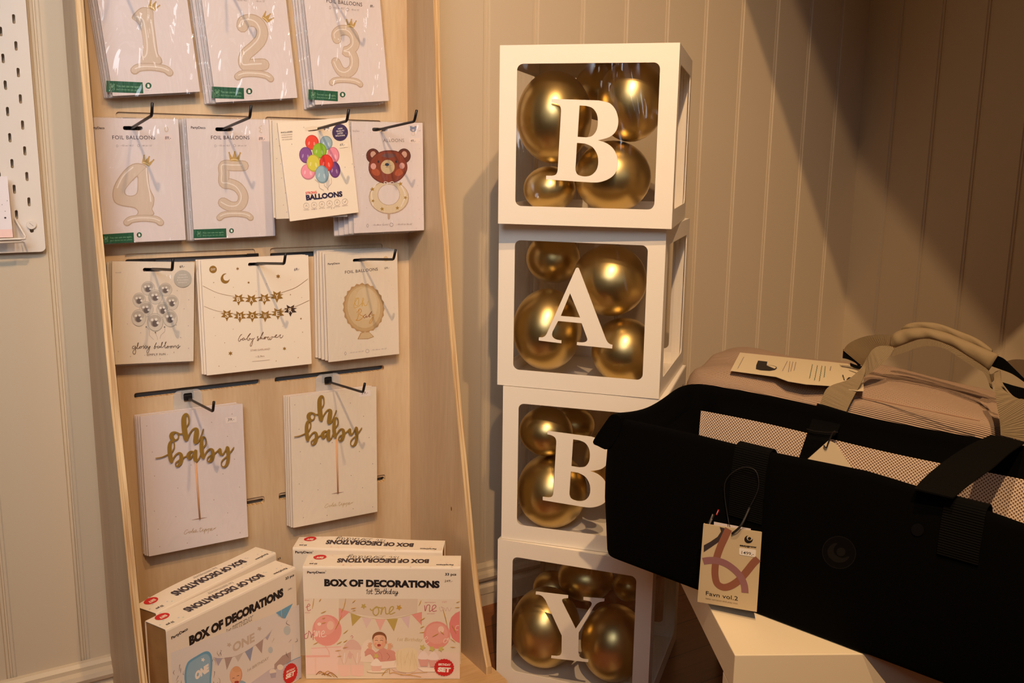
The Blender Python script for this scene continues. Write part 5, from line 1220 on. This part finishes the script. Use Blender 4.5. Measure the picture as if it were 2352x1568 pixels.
def mixl(t, b=0): return [(p[0] * t + q[0] * (1 - t), p[1] * t + q[1] * (1 - t)) for p, q in zip(TL, bl0)]
wob = lambda x, y, a: a * math.sin(x * 19 + y * 7) * math.cos(x * 7 - y * 13)
rings = []
rings.append(ring(inset(bl0, .007), lambda x, y: .0))
rings.append(ring(inset(bl0, .002), lambda x, y: .0025))
rings.append(ring(bl0, lambda x, y: .009))
for t, zf, bu in ((.2, .22, .003), (.4, .42, .006), (.6, .62, .006), (.85, .85, .003)):
    l = inset(mixl(t), -bu)
    rings.append([(x + wob(x, y, .0015), y + wob(y, x, .002), rimz(x, y) * zf) for x, y in l])
rings.append(ring(TL, lambda x, y: rimz(x, y) - .010))
rings.append(ring(inset(TL, .0015), lambda x, y: rimz(x, y) - .003))
rings.append(ring(inset(TL, .007), lambda x, y: rimz(x, y)))
rings.append(ring(inset(TL, .014), lambda x, y: rimz(x, y) - .003))
rings.append(ring(inset(TL, .018), lambda x, y: rimz(x, y) - .012))
BD_ = lambda x, y: .046 + .135 * min(1, max(0, (.012 - x) / .02))
rings.append(ring(inset(TL, .019), lambda x, y: rimz(x, y) - BD_(x, y)))
rings.append(ring(inset(TL, .0215), lambda x, y: rimz(x, y) - BD_(x, y)))
mb = MB(); mb.loft(rings, CLOTH, capa=True)
mb.build('fabric_shell', COT, smooth=True, fix=False)
# lining
lin_r = [[(x, y, rimz(x, y) - .044) for x, y in inset(TL, .0225)], [(x, y, .16) for x, y in inset(mixl(.8), .024)], [(x, y, .09) for x, y in inset(mixl(.5), .026)], [(x, y, .022) for x, y in inset(bl0, .026)]]
per = [0]
for i in range(len(TL)): per.append(per[-1] + (Vector(TL[(i + 1) % len(TL)]) - Vector(TL[i])).length)
zz = [.186, .16, .09, .022]
mb = MB(); mb.loft(lin_r[::-1], MESHF, uvk=lambda i, j: ((per[j], zz[::-1][i]), (per[j + 1], zz[::-1][i]), (per[j + 1], zz[::-1][i + 1]), (per[j], zz[::-1][i + 1])))
mb.build('mesh_lining', COT, smooth=True)
# black cloth covers the lining at the far left end
sel = [i for i, (x, y) in enumerate(TL) if x < .004 and .03 < y]; sel.sort(key=lambda i: ((i - len(TL) // 2) % len(TL)))
rr_ = [[(x, y, rimz(x, y) - .04) for x, y in inset(TL, .0255)], [(x, y, .16) for x, y in inset(mixl(.8), .0275)], [(x, y, .09) for x, y in inset(mixl(.5), .0295)], [(x, y, .023) for x, y in inset(bl0, .0295)]]
mb = MB(); mb.loft([[r_[i] for i in sel] for r_ in rr_], CLOTH, closed=False); mb.build('end_lining', COT, smooth=True)
mb = MB(); fl = inset(bl0, .0265); i0 = mb.add([(x, y, .022) for x, y in fl]); mb.face(range(i0, i0 + len(fl)), PADF); mb.build('mattress', COT)
# ear of fabric folded out at the near left corner
mb = MB(); ear = [cyp(1404, 952, -.004), cyp(1385, 975, -.004), cyp(1362, 1010, -.004), cyp(1362, 1019, -.004), cyp(1372, 1025, -.004), cyp(1396, 1032, -.004), cyp(1420, 1000, -.004), cyp(1425, 962, -.004)]
mb.prism([cr([(p.x, p.z) for p in ear], True, 3)], (0, -.003, 0), (1, 0, 0), (0, 0, 1), (0, -1, 0), .012, CLOTH); mb.build('corner_flap', COT, bevel=.003)
# badge and snap on the front
BADGE = mat('embossed_badge', (.0022, .002, .0018, 1), .6, spec=.1); BADGE2 = mat('embossed_badge_edge', (.009, .008, .007, 1), .5, spec=.15)
s = Sheet(MC, (0, -.0085, 0), (1, 0, 0), (0, 0, 1), (0, -1, 0), off=.0)
s.crop(1800, 860, 3.563); s.ell(453, 1455, 135, 130, BADGE, .5); s.stroke(ell(453, 1455, 138, 130, .5, 30) + [ell(453, 1455, 138, 130, .5, 30)[0]], 5, BADGE2, smooth=0)
s.fill([(400, 1385), (360, 1430), (370, 1490), (430, 1535), (500, 1530), (540, 1485), (480, 1500), (420, 1470), (410, 1420), (440, 1380)], BADGE2, smooth=3); s.ell(470, 1450, 36, 36, BADGE2)
s.build('round_badge', COT)
s = Sheet(MC, (0, -.0088, 0), (1, 0, 0), (0, 0, 1), (0, -1, 0), off=0.0); s.crop(1800, 860, 3.563); s.ell(1095, 1270, 52, 52, mat('snap', (.005, .005, .006, 1), .4, spec=.15)); s.build('snap_button', COT)
# straps
def strap(name, A, B, plane, parent, m, t=.0016, n=6, bow=0.0):
    A = [plane(*p) for p in A]; B = [plane(*p) for p in B]
    A = [Vector(q) for q in cr([tuple(p) for p in A], False, n)]; B = [Vector(q) for q in cr([tuple(p) for p in B], False, n)]
    mb = MB()
    mb.sheet(A, B, t, m)
    return mb.build(name, parent, smooth=False)
_cam = CAM
def local_cam(M): 
    global CAM
fr = lambda y: (lambda px, py: cyp(px, py, y))
def with_cam(M, fn):
    """straps face the side they are looked at from; work that out in local space"""
    global CAM
    keep = CAM.copy(); A = fn
    return A
def loop_strap(name, x0, x1, z0, parent, m):
    """strap folded over the rim: front drop, over the top and down inside"""
    prof = [(-.0100, z0), (-.0098, .185), (-.0035, .226), (.006, .2355), (.016, .2315), (.0215, .215), (.024, .17), (.027, .12)]
    xm = (x0 + x1) / 2; dz = rimz(xm, 0) - .2335
    prof = [(y, z + (dz if z > .18 else 0)) for y, z in prof]; p = cr(prof, False, 4)
    mb = MB(); A = [Vector((x0, y, z)) for y, z in p]; B = [Vector((x1, y, z)) for y, z in p]
    a = mb.add(A); b = mb.add(B); nA = []; N = len(p)
    for i in range(N):
        d = Vector((0, p[min(i + 1, N - 1)][0] - p[max(i - 1, 0)][0], p[min(i + 1, N - 1)][1] - p[max(i - 1, 0)][1])).normalized(); nA.append(Vector((0, -d.z, d.y)) * .0016)
    a2 = mb.add([A[i] + nA[i] for i in range(N)]); b2 = mb.add([B[i] + nA[i] for i in range(N)]); L = 0
    for i in range(N - 1):
        l = (A[i + 1] - A[i]).length
        mb.face((a2 + i, b2 + i, b2 + i + 1, a2 + i + 1), m, ((L, 0), (L, .03), (L + l, .03), (L + l, 0))); mb.face((a + i, a + i + 1, b + i + 1, b + i), m); mb.face((a + i, a2 + i, a2 + i + 1, a + i + 1), m); mb.face((b + i, b + i + 1, b2 + i + 1, b2 + i), m); L += l
    mb.face((a, b, b2, a2), m); e = N - 1; mb.face((a + e, a2 + e, b2 + e, b + e), m)
    return mb.build(name, parent)
xa, xb = cyp(1692, 1021).x, cyp(1770, 1036).x
loop_strap('webbing_loop', xa, xb, .135, COT, WEBB)
xa, xb = cyp(2173, 1141).x, cyp(2269, 1160).x
loop_strap('webbing_loop', xa, xb, .165, COT, WEBB)
# wide strap lying across the opening
def bridge(px, py): return czp(px, py, .243)
A = [czp(2100, 1121, .240), czp(2130, 1090, .240), czp(2175, 1054, .238), czp(2225, 1022, .238), czp(2277, 998, .238)]
B = [czp(2189, 1142, .239), czp(2230, 1108, .240), czp(2281, 1072, .238), czp(2318, 1040, .238), czp(2356, 1014, .238)]
mb = MB(); KEEP = CAM; CAM = MCi @ KEEP
mb.sheet([Vector(q) for q in cr([tuple(p) for p in A], False, 4)], [Vector(q) for q in cr([tuple(p) for p in B], False, 4)], .002, WEBB); mb.build('carry_strap', COT)
# narrow strap hanging down inside the back wall
yb_ = .246
A = [cyp(1877, 926, .312), cyp(1868, 955, .295), cyp(1855, 992, yb_), cyp(1835, 1051, yb_)]
B = [cyp(1943, 946, .312), cyp(1932, 970, .295), cyp(1915, 1000, yb_), cyp(1850, 1056, yb_)]
mb = MB(); mb.sheet([Vector(q) for q in cr([tuple(p) for p in A], False, 4)], [Vector(q) for q in cr([tuple(p) for p in B], False, 4)], .0018, WEBB)
mb.tube([cyp(1853, 985, yb_ - .004), cyp(1870, 990, yb_ - .006), cyp(1900, 993, yb_ - .006), cyp(1925, 992, yb_ - .004)], .0009, BLACK, 6); mb.build('inner_strap', COT)
# small woven side label
s = Sheet(MC, (0, -.0095, 0), (1, 0, 0), (0, 0, 1), (0, -1, 0), off=0.0); s.crop(1540, 1120, 4.9)
s.fill([(415, 400), (470, 290), (500, 300), (455, 410)], mat('label_black', rgb(18, 16, 16), .6)); s.text('easygrow', (445, 412), (482, 300), 20, ink(210, 200, 190), 0); s.fill([(535, 240), (550, 248), (525, 308), (510, 302)], ink(190, 24, 28)); s.text('mini', (522, 296), (540, 256), 8, WHT, .02)
s.build('woven_label', COT)
CAM = KEEP

# price tag booklet on the front of the cot
TGB = mat('tag_beige', rgb(206, 186, 150), .5); MAU = ink(150, 104, 108); RUS = ink(146, 92, 72); CHR = ink(62, 52, 52)
def tag_frame(pxs, y):
    q = [MC @ cyp(px, py, y) for px, py in pxs]; return q
tn = math.radians(-60 - 90); nrm = Vector((math.cos(tn), math.sin(tn), 0)); tO = MC @ cyp(1677, 1303, -.033)
q = [hit(px, py, tO, nrm) for px, py in ((1618, 1203), (1750, 1222), (1738, 1405), (1604, 1382))]
e1 = (q[1] - q[0] + q[2] - q[3]).normalized(); e2 = nrm.cross(e1).normalized(); c0 = sum(q, Vector()) / 4
w_ = ((q[1] - q[0]).length + (q[2] - q[3]).length) / 2; h_ = ((q[3] - q[0]).length + (q[2] - q[1]).length) / 2
org = c0 + e2 * h_ / 2
TG = empty('price_tag', org); tag(TG, 'beige price tag booklet with looping ribbons hanging on the black carrycot', 'tag')
def to_l(P): return P - org
Mt = Matrix.Translation(org)
mb = MB(); loopp = [((v - org).dot(e1), (v - org).dot(e2)) for v in q]; mb.prism([loopp], (0, 0, 0), e1, e2, nrm, .0007, TGB); mb.build('front_cover', TG)
mb = MB(); mb.prism([[(a - .0015, b - .0004) for a, b in loopp]], tuple(-nrm * .0022), e1, e2, nrm, .0007, TGB)
mb.prism([[(loopp[3][0] - .0015, loopp[3][1]), loopp[3], loopp[0], (loopp[0][0] - .0015, loopp[0][1])]], tuple(-nrm * .0003), e1, e2, nrm, .0026, TGB); mb.build('back_cover', TG)
s = Sheet(Mt, (0, 0, 0), e1, e2, nrm, off=.0003); s.crop(1540, 1120, 4.9)
s.fill([(555, 440), (625, 456), (590, 545), (540, 610), (460, 665), (375, 722), (376, 645), (450, 605), (530, 550), (570, 490)], CHR, smooth=0)
s.stroke([(655, 462), (610, 560), (560, 670), (520, 790), (503, 900), (505, 1000), (530, 1080), (600, 1118), (680, 1100), (770, 1040), (850, 950), (930, 850), (985, 794)], 78, RUS, cap=False)
s.stroke([(368, 825), (440, 815), (520, 818), (620, 850), (720, 920), (790, 1000), (830, 1090), (840, 1180)], 78, MAU, cap=False)
s.ell(880, 578, 48, 44, INKB); s.ell(893, 562, 34, 31, TGB); s.ell(890, 570, 19, 18, INKB)
s.text('easygrow', (780, 652), (970, 676), 20, INKB, .04)
s.fill([(780, 672), (955, 694), (964, 705), (958, 770), (948, 778), (782, 752), (773, 742), (774, 680)], ink(240, 232, 222)); s.text('1499,-', (800, 742), (938, 762), 36, INKB, .005, .05)
s.text('Favn vol.2', (400, 1204), (760, 1268), 50, INKB, .0); s.text('baby carrycot and play mat', (398, 1248), (756, 1308), 17, ink(120, 96, 70), 0)
s.build('printed_design', TG)
q0 = to_l(hit(1682, 1225, tO + nrm * .002, nrm)); q1 = to_l(hit(1703, 1205, tO + nrm * .004, nrm)); q2 = to_l(MC @ cyp(1722, 1165, -.0145)); q3 = to_l(MC @ cyp(1742, 1120, -.0138)); q4 = to_l(MC @ cyp(1735, 1080, -.0138)); q5 = to_l(MC @ cyp(1700, 1075, -.0138)); q6 = to_l(MC @ cyp(1665, 1110, -.0138)); q7 = to_l(MC @ cyp(1672, 1190, -.014))
mb = MB(); mb.tube(cr([tuple(v) for v in (q0, q1, q2)], False, 5), .0016, mat('cord_black', rgb(24, 20, 20), .6), 8); mb.tube(cr([tuple(v) for v in (q2, q3, q4, q5, q6, q7, q0)], False, 5), .0006, MATS['cord_black'], 6); mb.build('cord', TG, smooth=True)
# plain white tag behind it
nrm = MC.to_3x3() @ Vector((0, -1, 0))
q = tag_frame([(1640, 1198), (1724, 1214), (1722, 1290), (1635, 1272)], -.0122); org2 = sum(q, Vector()) / 4
T2 = empty('price_tag', org2); tag(T2, 'plain white tag peeking out above the beige tag booklet', 'tag')
mb = MB(); i0 = mb.add([v - org2 for v in q]); j0 = mb.add([v - org2 - nrm * .0006 for v in q]); mb.face((i0, i0 + 3, i0 + 2, i0 + 1), PAPER); mb.face((j0, j0 + 1, j0 + 2, j0 + 3), PAPER)
for i in range(4): mb.face((i0 + i, i0 + (i + 1) % 4, j0 + (i + 1) % 4, j0 + i), PAPER)
mb.build('tag_card', T2)
# white tag hanging inside the cot
pts = [(1903, 1011), (1918, 1018), (1962, 1082), (1930, 1130), (1850, 1110), (1846, 1062)]
yk = .238; q = [MC @ cyp(px, py, yk) for px, py in pts]; org3 = q[0].copy()
T3 = empty('price_tag', org3); tag(T3, 'blank cream tag dangling inside the carrycot against the mesh lining', 'tag')
mb = MB(); i0 = mb.add([v - org3 for v in q]); j0 = mb.add([v - org3 - nrm * .0008 for v in q]); n6 = len(q); CRT = mat('cream_tag', rgb(232, 214, 180), .5)
mb.face([i0 + i for i in range(n6)][::-1], CRT); mb.face([j0 + i for i in range(n6)], CRT)
for i in range(n6): mb.face((i0 + i, i0 + (i + 1) % n6, j0 + (i + 1) % n6, j0 + i), CRT)
mb.build('tag_card', T3)
mb = MB(); mb.tube(cr([tuple(MC @ cyp(px, py, yk - .003) - org3) for px, py in ((1892, 1022), (1898, 1028), (1903, 1015), (1912, 995), (1918, 990))], False, 4), .0011, MATS['cord_black'], 7); mb.build('cord', T3, smooth=True)

# ------------------------------------------------------------------ pink corduroy carrycot behind
BT = math.radians(-71); BPo = (-1.09, -.52, zb + .0006)
BAG = empty('carrycot', BPo, (0, 0, BT)); tag(BAG, 'closed pink corduroy carrycot with beige webbing handles behind the black one', 'carrycot')
MBg = mloc(BPo, (0, 0, BT)); MBi = MBg.inverted()
wl = lambda x, y: tuple((MBi @ Vector((x, y, zb)))[:2])
cor = [wl(-1.10, -.515) + (.07,), wl(-.862, -1.03) + (.06,), wl(-.655, -.90) + (.07,), wl(-.795, -.325) + (.11,)]
BL = outline(cor, 9); bcx = sum(p[0] for p in BL) / len(BL); bcy = sum(p[1] for p in BL) / len(BL)
def sc_(k, ky=None): return [(bcx + (x - bcx) * k, bcy + (y - bcy) * (ky or k)) for x, y in BL]
HB = .222
def puff(x, y): return .004 * math.sin(x * 21 + y * 9) + .003 * math.sin(y * 40 - x * 11)
rg = [[(x, y, 0) for x, y in sc_(.93)], [(x, y, .01) for x, y in sc_(.97)], [(x, y, .08) for x, y in sc_(1.0)], [(x, y, .17) for x, y in sc_(1.005)]]
for k, z in ((1.0, HB - .022), (.985, HB - .008), (.955, HB), (.93, HB + .003), (.80, HB + .010), (.6, HB + .014), (.35, HB + .016), (.12, HB + .016)):
    rg.append([(x, y, z + puff(x, y) * (0 if z < HB else 1)) for x, y in sc_(k)])
mb = MB(); mb.loft(rg, CORD, capa=True, capb=True); mb.build('corduroy_body', BAG, smooth=True)
# smooth pocket panel on the near right half of the top, with its seam
def bzp(px, py, z): return MBi @ onZ(px, py, BPo[2] + z)
def byp(px, py, y): return MBi @ hit(px, py, MBg @ Vector((0, y, 0)), MBg.to_3x3() @ Vector((0, 1, 0)))
def topz(x, y):
    # height of the padded top at a point
    best = HB + .016
    for k, z in ((1.0, HB - .022), (.985, HB - .008), (.955, HB), (.93, HB + .003), (.80, HB + .010), (.6, HB + .014)):
        pass
    d = max(abs(x - bcx) / .29, abs(y - bcy) / .125)
    return HB + .016 * max(0, 1 - max(0, d - .35) / .65) ** .7 + puff(x, y)
# hang tag lying on top
tz = HB + .0215
pts = [(463, 260), (1180, 335), (1250, 380), (1285, 420), (1285, 515), (1240, 515), (1050, 480), (900, 470), (780, 450), (700, 420), (400, 380)]
W2 = [(1540 + a / 2.897, 720 + b / 2.897) for a, b in pts]; q = [MBg @ bzp(px, py, tz) for px, py in W2]; org4 = q[-1].copy()
T4 = empty('hang_tag', org4); tag(T4, 'long cream hang tag with black carrycot drawing lying on the pink corduroy', 'tag')
mb = MB(); mb.prism([[(v.x - org4.x, v.y - org4.y) for v in q]], (0, 0, .0005), (1, 0, 0), (0, 1, 0), (0, 0, 1), .0008, CRT); mb.build('tag_card', T4)
s = Sheet(Matrix.Translation(org4), (0, 0, .0005), (1, 0, 0), (0, 1, 0), (0, 0, 1), off=.0003); s.crop(1540, 720, 2.897)
s.fill([(583, 313), (645, 320), (640, 345), (695, 368), (712, 362), (695, 376), (660, 382), (600, 378), (568, 370), (570, 345)], INKB, smooth=0); s.stroke([(640, 345), (680, 346), (705, 358), (690, 370)], 5, INKB)
for x0, y0, x1, y1, c in ((835, 322, 822, 380, GREY), (815, 320, 800, 385, GREY), (795, 318, 785, 390, GREY), (778, 316, 745, 382, GREY), (1030, 350, 1022, 425, GREEN), (1008, 348, 990, 450, GREEN), (978, 345, 958, 445, GREEN), (945, 338, 925, 432, GREEN), (1068, 352, 1062, 380, GREY), (488, 290, 448, 365, GREY)):
    n_ = 14; s.stroke([(x0 + (x1 - x0) * i / n_ + (2.2 if i % 2 else -2.2), y0 + (y1 - y0) * i / n_, 3.2) for i in range(n_ + 1)], 0, c, smooth=0)
s.text('easygrow', (1142, 408), (1152, 445), 12, INKB, .02); s.fill([(1170, 440), (1185, 425), (1205, 425), (1190, 432), (1185, 441)], INKB)
s.build('printed_design', T4)

CAM = MBi @ KEEP
def C5(l): return [(1900 + a / 4.9, 700 + b / 4.9) for a, b in l]
def ribbon(mb, A, B, ya, yb, m, t=.0016, crop=C5, n=5, bow=.0):
    A, B = crop(A), crop(B); NA = len(A)
    f = lambda i: ya + (yb - ya) * i / (NA - 1) + bow * math.sin(math.pi * i / (NA - 1))
    # rays were measured from the room camera
    a = [tuple(P_(p, f(i))) for i, p in enumerate(A)]; b = [tuple(P_(p, f(i))) for i, p in enumerate(B)]
    mb.sheet([Vector(v) for v in cr(a, False, n)], [Vector(v) for v in cr(b, False, n)], t, m)
def P_(p, y):
    O = MBg @ Vector((0, y, 0)); nn_ = MBg.to_3x3() @ Vector((0, 1, 0)); d = ray(*p); t = (O - KEEP).dot(nn_) / d.dot(nn_)
    return MBi @ (KEEP + d * t)
mb = MB()
ribbon(mb, [(-80, 1110), (-20, 960), (60, 900), (210, 850), (310, 780), (395, 690), (440, 600)], [(215, 1200), (262, 1100), (320, 990), (380, 880), (412, 800), (432, 730), (446, 640)], .0, .055, WEB, n=6)
ribbon(mb, [(436, 640), (470, 555), (520, 495), (600, 460), (735, 468)], [(420, 810), (520, 740), (620, 660), (690, 590), (750, 500)], .055, .085, WEB)
mb.build('front_handle', BAG)
mb = MB()
ribbon(mb, [(180, 512), (235, 440), (340, 385), (460, 350), (600, 338), (745, 345)], [(395, 690), (430, 625), (490, 535), (560, 478), (640, 458), (745, 468)], .16, .11, WEB)
mb.build('back_handle', BAG)
mb = MB(); ribbon(mb, [(180, 498), (210, 530), (300, 610), (385, 675)], [(172, 600), (230, 612), (320, 655), (350, 700)], .163, .165, WEBB)
ribbon(mb, [(255, 655), (330, 680), (400, 690)], [(262, 690), (330, 718), (385, 722)], .15, .13, WEBB)
mb.build('handle_anchor', BAG)
mb = MB()
ribbon(mb, [(745, 490), (880, 440), (1050, 385), (1200, 395), (1400, 470), (1600, 590), (1800, 725), (1830, 800), (1862, 950)], [(735, 580), (880, 532), (1050, 472), (1200, 465), (1350, 505), (1480, 590), (1650, 700), (1770, 775), (1835, 930)], .088, .075, WEB, t=.002)
mb.build('lower_webbing', BAG)
# padded wrap
def pad(name, A, B, y0, y1, th, m):
    A = [P_(p, y0 + (y1 - y0) * i / (len(A) - 1)) for i, p in enumerate(C5(A))]; B = [P_(p, y0 + (y1 - y0) * i / (len(B) - 1)) for i, p in enumerate(C5(B))]
    A = [Vector(v) for v in cr([tuple(v) for v in A], False, 5)]; B = [Vector(v) for v in cr([tuple(v) for v in B], False, 5)]
    rings = []
    for i in range(len(A)):
        c = (A[i] + B[i]) / 2; h = (A[i] - B[i]) / 2; e = min(1, min(i, len(A) - 1 - i) / 3 * .5 + .55)
        w = Vector((0, 1, 0)) * th
        rings.append([c + h * math.cos(t) * (1 if abs(math.cos(t)) < .9 else 1) + w * math.sin(t) * e * (1 + .18 * math.sin(i * .9 + t * 2)) for t in (2 * math.pi * k / 14 for k in range(14))])
    mb = MB(); mb.loft(rings, m, capa=True, capb=True); mb.build(name, BAG, smooth=True, fix=True)
pad('padded_wrap', [(728, 335), (800, 290), (930, 262), (1100, 258), (1300, 300), (1500, 375), (1700, 460), (1928, 558)], [(720, 470), (790, 478), (900, 432), (1060, 385), (1200, 392), (1400, 465), (1600, 588), (1818, 742)], .108, .098, .010, PADF)
pad('wrap_flap', [(835, 270), (900, 214), (1050, 192), (1250, 210), (1480, 292), (1700, 385), (1852, 498)], [(870, 290), (950, 280), (1100, 280), (1300, 318), (1500, 395), (1700, 480), (1860, 530)], .135, .125, .005, PADF)
mb = MB()
ribbon(mb, [(1880, 770), (1880, 850), (1890, 930), (1905, 1100), (1940, 1300), (1952, 1465)], [(1945, 740), (1962, 860), (2020, 970), (2120, 1050), (2260, 1110), (2420, 1580)], .03, .0, WEB, n=6)
ribbon(mb, [(1820, 780), (1860, 775), (1900, 745), (1938, 738)], [(1850, 870), (1870, 850), (1905, 850), (1940, 800)], .06, .045, WEB)
mb.build('front_handle', BAG)
mb = MB()
ribbon(mb, [(1915, 575), (1990, 605), (2080, 690), (2230, 840)], [(1850, 690), (1960, 730), (2090, 780), (2225, 875)], .10, .13, WEBB)
mb.build('back_handle', BAG); mb = MB()
ribbon(mb, [(2000, 640), (2080, 618), (2180, 615), (2400, 640)], [(2060, 700), (2120, 770), (2200, 850), (2400, 900)], .14, .16, mat('brown_webbing', rgb(92, 72, 50), .8))
mb.build('handle_loop', BAG); mb = MB()
ribbon(mb, [(1975, 870), (2040, 890), (2120, 915), (2300, 960)], [(1990, 900), (2060, 990), (2130, 1045), (2300, 1100)], .012, .02, WEBB)
mb.build('buckle_strap', BAG)
CAM = KEEP
# seam of the pocket panel
mb = MB(); seam = [bzp(1540 + a / 2.897, 720 + b / 2.897, HB + .012) for a, b in ((1250, 535), (1450, 575), (1700, 625), (1900, 665), (2060, 695))]
mb.tube(cr([(p.x, p.y, p.z - .004) for p in seam], False, 6), .0009, THREAD, 6); mb.build('pocket_seam', BAG, smooth=True)
for _d in list(bpy.data.objects):
    if _d.name == 'x': bpy.data.objects.remove(_d)
